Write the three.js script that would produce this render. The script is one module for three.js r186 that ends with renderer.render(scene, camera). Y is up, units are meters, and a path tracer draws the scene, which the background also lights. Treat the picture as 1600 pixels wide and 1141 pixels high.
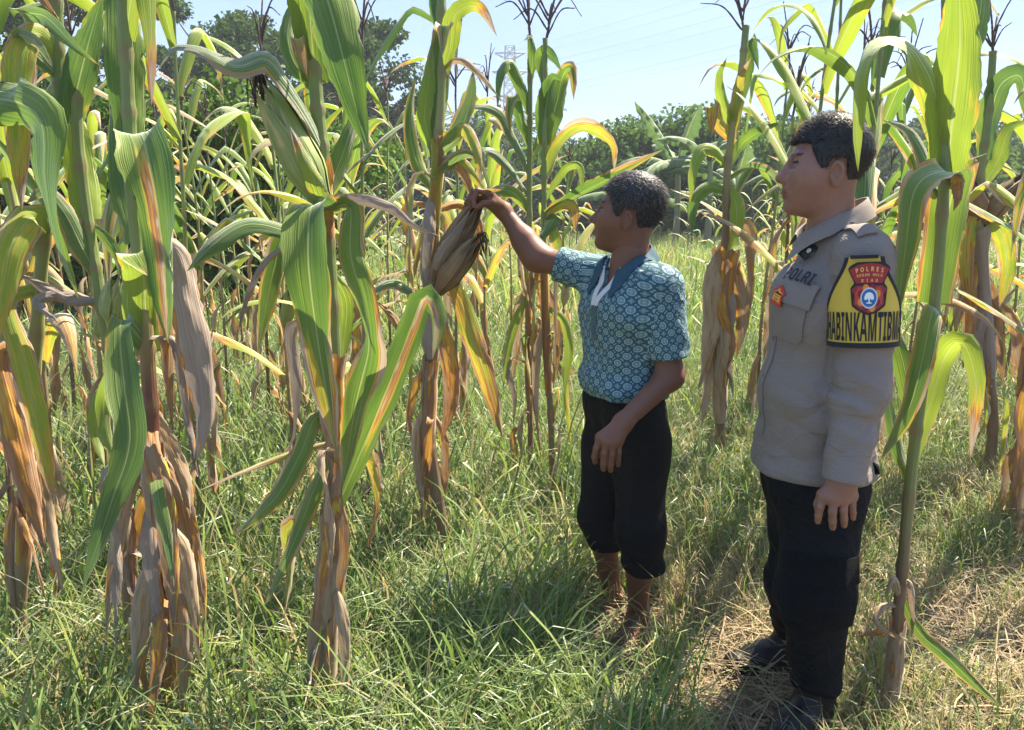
import * as THREE from 'three';
import { FontLoader } from 'three/addons/loaders/FontLoader.js';
import { mergeGeometries } from 'three/addons/utils/BufferGeometryUtils.js';

// ---------------------------------------------------------------- camera, sky, sun, exposure
const scene = new THREE.Scene();
const FOC = 1180, CAMH = 1.44, PITCH = 11.5 * Math.PI / 180;        // focal length in pixels of a 1600 x 1141 frame
const camera = new THREE.PerspectiveCamera(2 * Math.atan(570.5 / FOC) * 180 / Math.PI, 1600 / 1141, 0.05, 900);
camera.position.set(0, CAMH, 0);
camera.rotation.x = -PITCH;
const renderer = new THREE.WebGLRenderer({ antialias: true });
renderer.toneMapping = THREE.LinearToneMapping;
renderer.toneMappingExposure = 4.0;
renderer.shadowMap.enabled = true;

const SUN_AZ = 50 * Math.PI / 180, SUN_EL = 56 * Math.PI / 180;     // to the right of straight ahead, behind the two men
const sunDir = new THREE.Vector3(Math.sin(SUN_AZ) * Math.cos(SUN_EL), Math.sin(SUN_EL), -Math.cos(SUN_AZ) * Math.cos(SUN_EL));
const sun = new THREE.DirectionalLight(0xfff0d8, 5.0);
sun.position.copy(sunDir).multiplyScalar(40); sun.target.position.set(0, 0, 0);
sun.castShadow = true; sun.shadow.mapSize.set(2048, 2048);
Object.assign(sun.shadow.camera, { left: -25, right: 25, top: 25, bottom: -25, near: 1, far: 120 });
scene.add(sun, sun.target);

{ // clear, slightly milky morning sky: blue overhead, whiter towards the horizon and round the sun
  const W = 512, H = 256, a = new Float32Array(W * H * 4), d = new THREE.Vector3();
  for (let j = 0; j < H; j++) for (let i = 0; i < W; i++) {
    const el = ((j + .5) / H - .5) * Math.PI, az = ((i + .5) / W - .5) * 2 * Math.PI;
    d.set(Math.cos(el) * Math.cos(az), Math.sin(el), Math.cos(el) * Math.sin(az));
    const up = Math.max(0, d.y), h = Math.exp(-up * 3.6);
    const ang = Math.acos(Math.min(1, d.dot(sunDir)));
    const g = 0.42 * Math.exp(-ang * ang / 0.18) + 0.30 * Math.exp(-ang / 0.55);
    const wisp = 0.03 * Math.max(0, Math.sin(az * 7 + Math.sin(el * 40 + az * 3) * 1.3) * Math.sin(el * 46 + az * 2.2)) * Math.exp(-Math.abs(el - .17) * 9);
    let r = .055 + .070 * h + g * .72 + wisp, gg = .112 + .098 * h + g * .68 + wisp, b = .258 + .070 * h + g * .58 + wisp;
    if (el < 0) { const k = Math.min(1, -el * 8); r += (.10 - r) * k; gg += (.12 - gg) * k; b += (.07 - b) * k; }
    a.set([r, gg, b, 1], (j * W + i) * 4);
  }
  const t = new THREE.DataTexture(a, W, H, THREE.RGBAFormat, THREE.FloatType);
  t.mapping = THREE.EquirectangularReflectionMapping; t.magFilter = t.minFilter = THREE.LinearFilter; t.needsUpdate = true;
  scene.background = t; scene.environment = t;
}

// ---------------------------------------------------------------- helpers
const V = (x, y, z) => new THREE.Vector3(x, y, z);
const lerp = (a, b, t) => a + (b - a) * t, clamp = (x, a = 0, b = 1) => Math.min(b, Math.max(a, x));
const smooth = (a, b, x) => { const t = clamp((x - a) / (b - a)); return t * t * (3 - 2 * t); };
function rng(seed) { let s = (seed * 2654435761) >>> 0 || 1; return () => { s = (s + 0x6D2B79F5) | 0; let t = Math.imul(s ^ (s >>> 15), 1 | s); t = (t + Math.imul(t ^ (t >>> 7), 61 | t)) ^ t; return ((t ^ (t >>> 14)) >>> 0) / 4294967296; }; }
const h3 = (x, y, z) => { let n = Math.imul(x, 374761393) + Math.imul(y, 668265263) + Math.imul(z, 1274126177); n = Math.imul(n ^ (n >>> 13), 1274126177); return ((n ^ (n >>> 16)) >>> 0) / 4294967296; };
function noise(x, y, z = 0) {                                       // value noise, -1 .. 1
  const xi = Math.floor(x), yi = Math.floor(y), zi = Math.floor(z); let u = x - xi, v = y - yi, w = z - zi;
  u = u * u * (3 - 2 * u); v = v * v * (3 - 2 * v); w = w * w * (3 - 2 * w);
  const L = (a, b, t) => a + (b - a) * t;
  const q = k => L(L(h3(xi, yi, zi + k), h3(xi + 1, yi, zi + k), u), L(h3(xi, yi + 1, zi + k), h3(xi + 1, yi + 1, zi + k), u), v);
  return 2 * L(q(0), q(1), w) - 1;
}
const fbm = (x, y, z = 0) => noise(x, y, z) * .55 + noise(x * 2.1 + 7, y * 2.1, z * 2.1) * .3 + noise(x * 4.3, y * 4.3 + 5, z * 4.3) * .15;
// a point of the place: seen at this pixel of the 1600 x 1141 photograph and D metres ahead
function at(px, py, D) {
  const a = (px - 800) / FOC, b = -(py - 570.5) / FOC, t = D / (b * Math.sin(PITCH) + Math.cos(PITCH));
  return V(a * t, CAMH + t * (b * Math.cos(PITCH) - Math.sin(PITCH)), -D);
}
const pxm = D => D / FOC;                                           // metres a pixel spans at D
const groundH = (x, z) => { const r = smooth(3.2, 6, -z); return .03 * r * fbm(x * .8, z * .8, 3) + .012 * noise(x * 2.3, z * 2.3, 9); };

const names = {};
function numbered(n) { const k = names[n] = (names[n] ?? -1) + 1; return k ? `${n}_${String(k).padStart(3, '0')}` : n; }
function tag(o, label, category, group, kind) { if (label) o.userData.label = label; if (category) o.userData.category = category; if (group) o.userData.group = group; if (kind) o.userData.kind = kind; return o; }
function thing(name, label, category, pos, group) { const g = new THREE.Group(); g.name = numbered(name); if (pos) g.position.copy(pos); tag(g, label, category, group); scene.add(g); return g; }
// a mesh whose geometry is given in world coordinates, hung under parent (whose own position is subtracted)
function part(name, geo, mat, parent, label) {
  let o = V(0, 0, 0); for (let p = parent; p && p !== scene; p = p.parent) o.add(p.position);
  if (o.lengthSq()) geo.translate(-o.x, -o.y, -o.z);
  const m = new THREE.Mesh(geo, mat); m.name = name; if (label) m.userData.label = label; parent.add(m); return m;
}
function geom(pos, idx, uv, nor, col) {
  const g = new THREE.BufferGeometry();
  g.setAttribute('position', new THREE.BufferAttribute(new Float32Array(pos), 3));
  if (uv) g.setAttribute('uv', new THREE.BufferAttribute(new Float32Array(uv), 2));
  if (col) g.setAttribute('color', new THREE.BufferAttribute(new Float32Array(col), 3));
  if (idx) g.setIndex(idx);
  if (nor) g.setAttribute('normal', new THREE.BufferAttribute(new Float32Array(nor), 3)); else g.computeVertexNormals();
  return g;
}
// a tube along points with a radius at each step; colour function optional
function tube(pts, rad, sides = 8, n = 24, colf, caps = true) {
  const c = new THREE.CatmullRomCurve3(pts, false, 'centripetal'), pos = [], idx = [], uv = [], col = [];
  let N = null;
  const L = c.getLength();
  for (let i = 0; i <= n; i++) {
    const t = i / n, p = c.getPoint(t), T = c.getTangent(t);
    if (!N) N = Math.abs(T.y) < .9 ? V(0, 1, 0) : V(1, 0, 0);
    N = N.clone().addScaledVector(T, -N.dot(T)).normalize(); const B = T.clone().cross(N), r = typeof rad === 'function' ? rad(t) : rad;
    for (let j = 0; j <= sides; j++) {
      const a = j / sides * Math.PI * 2, rr = typeof r === 'number' ? r : r;
      pos.push(p.x + (N.x * Math.cos(a) + B.x * Math.sin(a)) * rr, p.y + (N.y * Math.cos(a) + B.y * Math.sin(a)) * rr, p.z + (N.z * Math.cos(a) + B.z * Math.sin(a)) * rr);
      uv.push(j / sides, t * L); if (colf) col.push(...colf(t, a));
      if (i < n && j < sides) { const k = i * (sides + 1) + j; idx.push(k, k + 1, k + sides + 1, k + 1, k + sides + 2, k + sides + 1); }
    }
  }
  if (caps) for (const e of [0, n]) { const p = c.getPoint(e / n), k = pos.length / 3; pos.push(p.x, p.y, p.z); uv.push(.5, e ? L : 0); if (colf) col.push(...colf(e / n, 0));
    for (let j = 0; j < sides; j++) { const q = e * (sides + 1) + j; e ? idx.push(q, q + 1, k) : idx.push(q + 1, q, k); } }
  return geom(pos, idx, uv, null, colf ? col : null);
}
const toS = c => Math.round(255 * clamp(c <= .0031308 ? c * 12.92 : 1.055 * Math.pow(c, 1 / 2.4) - .055));
function colorTex(W, H, f, opt = {}) {                              // f(u, v) -> linear rgb
  const a = new Uint8Array(W * H * 4);
  for (let j = 0; j < H; j++) for (let i = 0; i < W; i++) { const c = f((i + .5) / W, (j + .5) / H, i, j); a.set([toS(c[0]), toS(c[1]), toS(c[2]), 255], (j * W + i) * 4); }
  const t = new THREE.DataTexture(a, W, H); t.colorSpace = THREE.SRGBColorSpace; t.wrapS = t.wrapT = opt.clampEdge ? THREE.ClampToEdgeWrapping : THREE.RepeatWrapping; t.magFilter = t.minFilter = THREE.LinearFilter; t.needsUpdate = true; return t;
}
function greyTex(W, H, f) { const a = new Uint8Array(W * H * 4); for (let j = 0; j < H; j++) for (let i = 0; i < W; i++) { const c = Math.round(255 * clamp(f((i + .5) / W, (j + .5) / H))); a.set([c, c, c, 255], (j * W + i) * 4); }
  const t = new THREE.DataTexture(a, W, H); t.wrapS = t.wrapT = THREE.RepeatWrapping; t.magFilter = t.minFilter = THREE.LinearFilter; t.needsUpdate = true; return t; }
const mixc = (a, b, t) => [lerp(a[0], b[0], t), lerp(a[1], b[1], t), lerp(a[2], b[2], t)];

// ---------------------------------------------------------------- signed distance fields and their meshing
const smin = (a, b, k) => { const h = Math.max(k - Math.abs(a - b), 0) / k; return Math.min(a, b) - h * h * k * .25; };
const smax = (a, b, k) => -smin(-a, -b, k);
function cap(a, b, ra, rb) {
  const dx = b.x - a.x, dy = b.y - a.y, dz = b.z - a.z, l2 = dx * dx + dy * dy + dz * dz || 1e-9;
  return (x, y, z) => { const px = x - a.x, py = y - a.y, pz = z - a.z; let h = (px * dx + py * dy + pz * dz) / l2; h = h < 0 ? 0 : h > 1 ? 1 : h;
    return Math.hypot(px - h * dx, py - h * dy, pz - h * dz) - (ra + (rb - ra) * h); };
}
function ell(cx, cy, cz, rx, ry, rz) {
  return (x, y, z) => { const a = (x - cx) / rx, b = (y - cy) / ry, c = (z - cz) / rz, k0 = Math.hypot(a, b, c), k1 = Math.hypot(a / rx, b / ry, c / rz) || 1e-9; return k0 * (k0 - 1) / k1; };
}
const union = (k, ...fs) => (x, y, z) => { let d = fs[0](x, y, z); for (let i = 1; i < fs.length; i++) d = smin(d, fs[i](x, y, z), k); return d; };
function sdfMesh(f, lo, hi, h) {                                    // surface nets
  const nx = Math.ceil((hi.x - lo.x) / h) + 1, ny = Math.ceil((hi.y - lo.y) / h) + 1, nz = Math.ceil((hi.z - lo.z) / h) + 1;
  const v = new Float32Array(nx * ny * nz); let q = 0;
  for (let k = 0; k < nz; k++) for (let j = 0; j < ny; j++) for (let i = 0; i < nx; i++) v[q++] = f(lo.x + i * h, lo.y + j * h, lo.z + k * h);
  const id = new Int32Array(nx * ny * nz).fill(-1), pos = [], idx = [], nor = [];
  const sx = 1, sy = nx, sz = nx * ny, off = [0, sx, sy, sx + sy, sz, sx + sz, sy + sz, sx + sy + sz];
  const E = [[0, 1], [2, 3], [4, 5], [6, 7], [0, 2], [1, 3], [4, 6], [5, 7], [0, 4], [1, 5], [2, 6], [3, 7]];
  for (let k = 0; k < nz - 1; k++) for (let j = 0; j < ny - 1; j++) for (let i = 0; i < nx - 1; i++) {
    const b = i + j * sy + k * sz; let m = 0; for (let c = 0; c < 8; c++) if (v[b + off[c]] < 0) m |= 1 << c;
    if (m === 0 || m === 255) continue;
    let x = 0, y = 0, z = 0, n = 0;
    for (const [p, r] of E) { const a = v[b + off[p]], c = v[b + off[r]]; if ((a < 0) === (c < 0)) continue; const t = a / (a - c);
      x += (p & 1) + ((r & 1) - (p & 1)) * t; y += (p >> 1 & 1) + ((r >> 1 & 1) - (p >> 1 & 1)) * t; z += (p >> 2 & 1) + ((r >> 2 & 1) - (p >> 2 & 1)) * t; n++; }
    id[b] = pos.length / 3; pos.push(lo.x + (i + x / n) * h, lo.y + (j + y / n) * h, lo.z + (k + z / n) * h);
  }
  for (let k = 1; k < nz - 1; k++) for (let j = 1; j < ny - 1; j++) for (let i = 1; i < nx - 1; i++) {
    const b = i + j * sy + k * sz, s = v[b] < 0;
    for (const [d, u, w] of [[sx, sy, sz], [sy, sz, sx], [sz, sx, sy]]) {
      if ((v[b + d] < 0) === s) continue;
      const A = id[b], B = id[b - u], C = id[b - u - w], D = id[b - w]; if (A < 0 || B < 0 || C < 0 || D < 0) continue;
      s ? idx.push(A, B, C, A, C, D) : idx.push(A, C, B, A, D, C);
    }
  }
  const e = h * .4;
  for (let i = 0; i < pos.length; i += 3) { const x = pos[i], y = pos[i + 1], z = pos[i + 2];
    let a = f(x + e, y, z) - f(x - e, y, z), b = f(x, y + e, z) - f(x, y - e, z), c = f(x, y, z + e) - f(x, y, z - e); const l = Math.hypot(a, b, c) || 1; nor.push(a / l, b / l, c / l); }
  return geom(pos, idx, null, nor);
}
function bounds(pts, pad) { const lo = V(9, 9, 9), hi = V(-9, -9, -99); for (const p of pts) { lo.min(p); hi.max(p); } return [lo.subScalar(pad), hi.addScalar(pad)]; }
function grad(f, p, e = .004) { return V(f(p.x + e, p.y, p.z) - f(p.x - e, p.y, p.z), f(p.x, p.y + e, p.z) - f(p.x, p.y - e, p.z), f(p.x, p.y, p.z + e) - f(p.x, p.y, p.z - e)).normalize(); }
function march(f, p, dir, far = .3) { const q = p.clone(); let t = 0; for (let i = 0; i < 80 && t < far; i++) { const d = f(q.x, q.y, q.z); if (d < 3e-4) break; t += Math.max(d * .8, 2e-4); q.copy(p).addScaledVector(dir, t); } return q; }
// lay a flat geometry (x, y in metres, z = height) on the surface of f.  planar: o + x*ux + y*uy marched along dir; round an axis: cyl
function lay(g, f, place, lift = .0006) {
  const P = g.attributes.position;
  for (let i = 0; i < P.count; i++) { const { p, dir } = place(P.getX(i), P.getY(i)); const q = march(f, p, dir), n = grad(f, q); q.addScaledVector(n, P.getZ(i) + lift); P.setXYZ(i, q.x, q.y, q.z); }
  g.computeVertexNormals(); return g;
}
const planar = (o, ux, uy, dir) => (x, y) => ({ p: o.clone().addScaledVector(ux, x).addScaledVector(uy, y).addScaledVector(dir, -.16), dir });
// a thin panel w x h whose left and right edges follow ext(y) -> [x0, x1]
function panel(w, h, th, ext, nx = 12, ny = 14) {
  const g = new THREE.BoxGeometry(w, h, th, nx, ny, 1), P = g.attributes.position, U = g.attributes.uv;
  for (let i = 0; i < P.count; i++) { const y = P.getY(i), t = P.getX(i) / w + .5, [a, b] = ext ? ext(y) : [-w / 2, w / 2], x = lerp(a, b, t); P.setX(i, x); P.setZ(i, P.getZ(i) + th / 2); U.setXY(i, x / w + .5, y / h + .5); }
  return g;
}

// ---------------------------------------------------------------- maize: materials
const GREEN = [.092, .185, .028], LIME = [.26, .345, .035], YEL = [.50, .40, .045], ORA = [.50, .23, .045], BRN = [.24, .125, .055], TAN = [.42, .335, .235], GREY = [.30, .245, .20], PALE = [.34, .40, .17];
// nec(u, v, e): how far a spot has withered (0 green .. 1 dead); e = 0 at the midrib, 1 at the margin
function leafTex(seed, base, nec, dead = TAN, rib = PALE) {
  return colorTex(112, 640, (u, v) => {
    const e = Math.abs(2 * u - 1), side = u < .5 ? 0 : 40;
    const vein = noise(u * 46 + seed, v * 4, seed) * .6 + noise(u * 90, v * 7, seed + 5) * .4, blot = fbm(u * 5 + seed, v * 9 + side * .3, seed);
    const streak = noise(u * 22 + side, v * 2.2, seed + 9);
    const patch = e > .4 ? .5 * (noise(v * 6 + side, seed * 3.1, 1) + .5 * noise(v * 17 + side, seed, 2)) * smooth(.4, .9, e) : 0;
    const n = nec(u, v, e) + blot * .34 + streak * .18 + patch;
    let c = mixc(base, LIME, clamp(.22 + .5 * fbm(u * 3, v * 4, seed + 3) + vein * .18));
    c = c.map(x => x * (1 + .10 * vein));
    const speck = noise(u * 60, v * 150, seed + 2) > .86 ? .35 : 0;
    if (n > -.12) c = mixc(c, YEL, smooth(-.14, .16, n) * .85);
    if (n > .1) c = mixc(c, ORA, smooth(.1, .26, n));
    if (n > .26) c = mixc(c, BRN, smooth(.26, .36, n) * .75);
    if (n > .38) c = mixc(c, dead.map(x => x * (1 + .16 * vein + .2 * blot)), smooth(.38, .52, n));
    c = mixc(c, BRN, speck * smooth(-.1, .3, n + .2));
    const r = smooth(.085 - .05 * v, .02 - .014 * v, e) * (1 - .6 * smooth(.6, 1, v));
    return mixc(c, mixc(rib, dead, smooth(.2, .6, n)).map(x => x * (1 + .1 * vein)), r * .8);
  }, { clampEdge: true });
}
const veinBump = greyTex(256, 64, (u, v) => .5 + .28 * noise(u * 70, v * 3, 2) + .22 * noise(u * 34, v * 2, 8) - .3 * smooth(.05, 0, Math.abs(u - .5)));
function leafMat(map, o = {}) { return new THREE.MeshPhysicalMaterial({ map, bumpMap: veinBump, bumpScale: .002, roughness: 1, transmission: o.t ?? .5, thickness: 0, clearcoat: o.coat ?? .36, clearcoatRoughness: o.cr ?? .42, side: THREE.DoubleSide, ior: 1.4 }); }
const LM = {
  green: leafMat(leafTex(1, GREEN, (u, v, e) => -.55 + .62 * smooth(.82, 1, v) + .25 * smooth(.8, 1, e) * v)),
  green2: leafMat(leafTex(2, [.085, .17, .042], (u, v, e) => -.5 + .9 * smooth(.86, 1, v) + .2 * smooth(.9, 1, e))),
  lime: leafMat(leafTex(3, [.22, .32, .035], (u, v, e) => -.36 + .5 * smooth(.8, 1, v) + .22 * smooth(.7, 1, e)), { coat: .3 }),
  edge: leafMat(leafTex(4, GREEN, (u, v, e) => -.55 + .95 * smooth(.52, .95, e + .12 * v) + .55 * smooth(.72, 1, v))),
  half: leafMat(leafTex(5, GREEN, (u, v, e) => -.62 + .95 * smooth(.34, .8, v) * (.45 + .75 * e) + .75 * smooth(.66, .98, e))),
  stripe: leafMat(leafTex(6, GREEN, (u, v, e) => -.6 + .98 * smooth(.36, .02, Math.abs(u - .60) * (1.5 - .6 * v)) * smooth(.0, .45, v) + .5 * smooth(.8, 1, v))),
  yellow: leafMat(leafTex(7, LIME, (u, v, e) => -.08 + .5 * smooth(.62, 1, e) + .5 * smooth(.6, 1, v)), { coat: .2 }),
  orange: leafMat(leafTex(8, LIME, (u, v, e) => .14 + .22 * smooth(.5, 1, e) + .2 * v, [.36, .22, .11]), { coat: .15 }),
  tip: leafMat(leafTex(9, LIME, (u, v, e) => -.42 + 1.1 * smooth(.5, .85, v) + .4 * smooth(.8, 1, e))),
  dry: leafMat(leafTex(10, YEL, () => .62, [.40, .30, .19], TAN), { t: .3, coat: .06 }),
  dry2: leafMat(leafTex(11, YEL, (u, v) => .42 + .1 * v, [.30, .215, .135], TAN), { t: .3, coat: .06 }),
  grey: leafMat(leafTex(12, YEL, () => .7, GREY, [.36, .30, .25]), { t: .2, coat: .1 }),
  rust: leafMat(leafTex(13, ORA, (u, v, e) => .3 + .12 * e, [.33, .19, .10], ORA), { t: .35, coat: .08 }),
  silver: leafMat(leafTex(14, [.10, .18, .055], (u, v, e) => -.5 + .9 * smooth(.7, 1, e + .2 * v) + .4 * smooth(.75, 1, v), GREY), { coat: .9, cr: .3 }),
};
const stalkMat = new THREE.MeshPhysicalMaterial({ vertexColors: true, roughness: .62, clearcoat: .15, clearcoatRoughness: .4, bumpMap: greyTex(128, 64, (u, v) => .5 + .4 * noise(u * 30, v * 2, 4)), bumpScale: .0012 });
const tasselMat = new THREE.MeshStandardMaterial({ color: new THREE.Color().setRGB(.105, .072, .068), roughness: .9 });
const silkMat = new THREE.MeshStandardMaterial({ color: new THREE.Color().setRGB(.045, .022, .016), roughness: .7 });
const huskTex = (seed, c0, c1, c2) => colorTex(96, 256, (u, v) => { const a = noise(u * 34 + seed, v * 3, seed), b = fbm(u * 4, v * 5, seed), s = noise(u * 12, v * 1.5, seed + 4); let c = mixc(c0, c1, clamp(.45 + b * .9 + s * .3)); c = mixc(c, c2, smooth(.35, .75, s * .5 + b * .6 + .25 * v)); return c.map(x => x * (1 + .2 * a)); });
const HM = {
  green: new THREE.MeshPhysicalMaterial({ map: huskTex(3, [.17, .24, .07], [.26, .30, .11], [.40, .34, .17]), bumpMap: veinBump, bumpScale: .002, roughness: .7, clearcoat: .12, clearcoatRoughness: .45, side: THREE.DoubleSide }),
  brown: new THREE.MeshStandardMaterial({ map: huskTex(5, [.165, .105, .052], [.28, .195, .10], [.07, .045, .028]), bumpMap: veinBump, bumpScale: .003, roughness: .85, side: THREE.DoubleSide }),
  tan: new THREE.MeshStandardMaterial({ map: huskTex(8, [.36, .28, .16], [.42, .34, .2], [.25, .16, .08]), bumpMap: veinBump, bumpScale: .003, roughness: .85, side: THREE.DoubleSide }),
};

// ---------------------------------------------------------------- maize: shapes
// a blade along pts (base first). sideAt(p, T, t) gives the direction of its width
function blade(pts, w, sideAt, o = {}) {
  const n = o.n ?? 22, m = o.m ?? 6, r = rng(o.seed ?? 1), c = new THREE.CatmullRomCurve3(pts, false, 'centripetal'), pos = [], uv = [], idx = [];
  const L = c.getLength(), ph = [r() * 6.3, r() * 6.3], fq = (o.freq ?? 9) * (.8 + .4 * r()), wave = o.wave ?? .10, fold = o.fold ?? .22, b0 = o.base ?? .55, pk = o.peak ?? .34, tw = (o.twist ?? 0), crum = o.crumple ?? 0, sd = r() * 90, flip = r() < .5, v0 = .12 * r(), v1 = .84 + .16 * r(), pl = o.pleat ?? 0;
  let prev = null;
  for (let i = 0; i <= n; i++) {
    const t = i / n, p = c.getPointAt(t), T = c.getTangentAt(t); let s = sideAt(p, T, t); s.addScaledVector(T, -s.dot(T)).normalize();
    if (prev && s.dot(prev) < 0 && !o.free) s.negate(); prev = s.clone();
    if (tw) s.applyAxisAngle(T, tw * t);
    const N = T.clone().cross(s).normalize();
    let pw = t < pk ? lerp(b0, 1, smooth(0, pk, t)) : 1 - Math.pow((t - pk) / (1 - pk), o.tipPow ?? 2.1);
    const W = w * Math.max(pw, .012) * (1 + .05 * noise(t * 9, sd));
    for (let j = 0; j <= m; j++) {
      const x = j / m * 2 - 1, e = Math.abs(x);
      const lift = W * (fold * e * e * .9 + wave * e * e * Math.sin(fq * t * Math.max(L, .25) * 2.2 + ph[x < 0 ? 0 : 1]) * smooth(0, .2, t)) + pl * W * Math.sin(x * 11 + 2 * noise(t * 3, sd)) * (1 - e) + crum * w * (fbm(t * 7 + sd, x * 1.7, sd) * .8 + .35 * noise(t * 18, x * 3, sd)) * (t > .04 ? 1 : 0);
      const inward = 1 - .5 * fold * fold * e - crum * .5 * (.5 + .5 * noise(t * 6, x + 4, sd));
      const tear = e > .99 ? 1 - (o.ragged ?? .03) * Math.abs(noise(t * 40, x * 3, sd)) * 2 - (o.ragged > .05 && noise(t * 23, x * 5 + 9, sd) > .62 ? .13 : 0) : 1;
      pos.push(p.x + s.x * x * W / 2 * inward * tear + N.x * lift, p.y + s.y * x * W / 2 * inward * tear + N.y * lift, p.z + s.z * x * W / 2 * inward * tear + N.z * lift);
      uv.push(flip ? 1 - j / m : j / m, lerp(v0, v1, t));
      if (i < n && j < m) { const k = i * (m + 1) + j; idx.push(k, k + 1, k + m + 1, k + 1, k + m + 2, k + m + 1); }
    }
  }
  return geom(pos, idx, uv);
}
const EYE = V(0, CAMH, 0);
const hx = (c, k = 1) => c.map(x => x * k);
const STG = [.16, .21, .06], STY = [.30, .27, .10], STB = [.17, .11, .065], STR = [.13, .045, .03];
// stalk with nodes; cols: list of linear colours from base to top, one per internode
function stalkGeo(pts, r0, r1, cols, n = 40, sides = 9) {
  const L = new THREE.CatmullRomCurve3(pts).getLength(), nodes = Math.max(3, Math.round(L / .17));
  return tube(pts, t => { const q = t * nodes, d = Math.abs(q - Math.round(q)); return lerp(r0, r1, Math.pow(t, .8)) * (1 + .22 * smooth(.12, 0, d)); }, sides, Math.max(n, nodes * 6),
    (t, a) => { const q = t * nodes, k = t * (cols.length - 1), i = Math.min(cols.length - 2, Math.floor(k)), d = Math.abs(q - Math.round(q)); let c = mixc(cols[i], cols[i + 1], k - i); if (d < .05) c = mixc(c, [.20, .13, .06], .6); const m = 1 + .18 * noise(a * 3, t * 30, 3); return c.map(x => x * m); });
}
// dry leaf sheath wrapped round a stretch of stalk
function sheathGeo(pts, r0, r1, seed) {
  const c = new THREE.CatmullRomCurve3(pts, false, 'centripetal'), n = 12, m = 12, pos = [], uv = [], idx = [];
  for (let i = 0; i <= n; i++) { const t = i / n, p = c.getPoint(t), T = c.getTangent(t); let N = Math.abs(T.y) < .9 ? V(0, 1, 0) : V(1, 0, 0); N.addScaledVector(T, -N.dot(T)).normalize(); const B = T.clone().cross(N);
    for (let j = 0; j <= m; j++) { const a = j / m * 6.6 + seed, r = lerp(r0, r1, t) * (.72 + .28 * smooth(0, .15, t)) * (1 + .16 * noise(a * 1.6, t * 3, seed) + .10 * noise(a * 4, t * 7, seed) + (t > .85 ? .22 * (t - .85) / .15 * (1 + noise(a * 2, seed)) : 0)) + .0012 * j / m, sl = (t > .9 ? .03 * noise(a * 3, seed, 1) : 0);
      pos.push(p.x + (N.x * Math.cos(a) + B.x * Math.sin(a)) * r + T.x * sl, p.y + (N.y * Math.cos(a) + B.y * Math.sin(a)) * r + T.y * sl, p.z + (N.z * Math.cos(a) + B.z * Math.sin(a)) * r + T.z * sl); uv.push(.15 + .7 * j / m, t * .6);
      if (i < n && j < m) { const k = i * (m + 1) + j; idx.push(k, k + 1, k + m + 1, k + 1, k + m + 2, k + m + 1); } } }
  return geom(pos, idx, uv);
}
// an ear: overlapping husk blades round its axis, silk at the tip
function addEar(parent, base, tip, w, mat, seed, silk = true, nh = 6) {
  const ax = tip.clone().sub(base), L = ax.length(), T = ax.clone().normalize(), r = rng(seed), g = new THREE.Group(); g.name = 'ear'; parent.add(g);
  let N = V(0, 0, 1); N.addScaledVector(T, -N.dot(T)).normalize(); const B = T.clone().cross(N);
  const prof = t => w / 2 * (t < .3 ? lerp(.42, 1, smooth(0, .3, t)) : Math.pow(Math.max(0, 1 - Math.pow((t - .3) / .76, 2.6)), .85) + .05);
  for (let k = 0; k < nh; k++) {
    const a0 = k / nh * 6.283 * (k % 2 ? 1 : 1) + r() * .5, span = 1.5 + r() * .5, len = .90 + r() * .18, n = 14, m = 7, pos = [], uv = [], idx = [];
    for (let i = 0; i <= n; i++) for (let j = 0; j <= m; j++) { const t = i / n, x = j / m * 2 - 1, tt = t * len, sp = span * (t > .55 ? Math.max(.05, 1 - Math.pow((t - .55) / .45, 1.6)) : 1), a = a0 + x * sp / 2;
      const R = prof(Math.min(tt, 1)) * (1.0 + .03 * k) + .0022 * (k % 3) + .05 * w * fbm(a * 2, t * 4, seed + k) * smooth(0, .3, t) + (t > .93 ? (t - .93) * w * .8 : 0), q = base.clone().addScaledVector(T, tt * L).addScaledVector(N, Math.cos(a) * R).addScaledVector(B, Math.sin(a) * R);
      pos.push(q.x, q.y, q.z); uv.push(j / m * .5 + k * .17, t); if (i < n && j < m) { const z = i * (m + 1) + j; idx.push(z, z + 1, z + m + 1, z + 1, z + m + 2, z + m + 1); } }
    part('husk', geom(pos, idx, uv), mat, g);
  }
  if (silk) { const gs = []; for (let k = 0; k < 26; k++) { const s = tip.clone().addScaledVector(T, -.02), d = T.clone().multiplyScalar(.03 + .02 * r()).add(V((r() - .5) * .03, 0, (r() - .5) * .03)); const p1 = s.clone().add(d), p2 = p1.clone().add(V((r() - .5) * .03, -.03 - .05 * r(), (r() - .5) * .03)); gs.push(tube([s, p1, p2], .0013, 3, 6, null, false)); } part('silk', mergeGeometries(gs), silkMat, g); }
  return g;
}
function tasselGeo(top, h, seed, lean = V(0, 0, 0), nb = 7) {
  const r = rng(seed), gs = [], bump = (q, k) => t => q * (.75 + .35 * Math.abs(Math.sin(t * 40 + k))) * (1 - .6 * t);
  gs.push(tube([top, top.clone().add(V(lean.x * .4, h * .5, lean.z * .4)), top.clone().add(V(lean.x, h, lean.z))], bump(.0066, 0), 5, 30));
  for (let k = 0; k < nb; k++) { const a = r() * 6.28, b = top.clone().add(V(lean.x * .15, h * (.1 + .3 * r()), lean.z * .15)), l = h * (.45 + .4 * r()), o = .35 + .6 * r(), dr = r() * .5;
    gs.push(tube([b, b.clone().add(V(Math.cos(a) * l * o * .5, l * .5, Math.sin(a) * l * o * .5)), b.clone().add(V(Math.cos(a) * l * o, l * (.75 - dr), Math.sin(a) * l * o))], bump(.0048, k), 4, 18)); }
  return mergeGeometries(gs);
}

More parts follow.
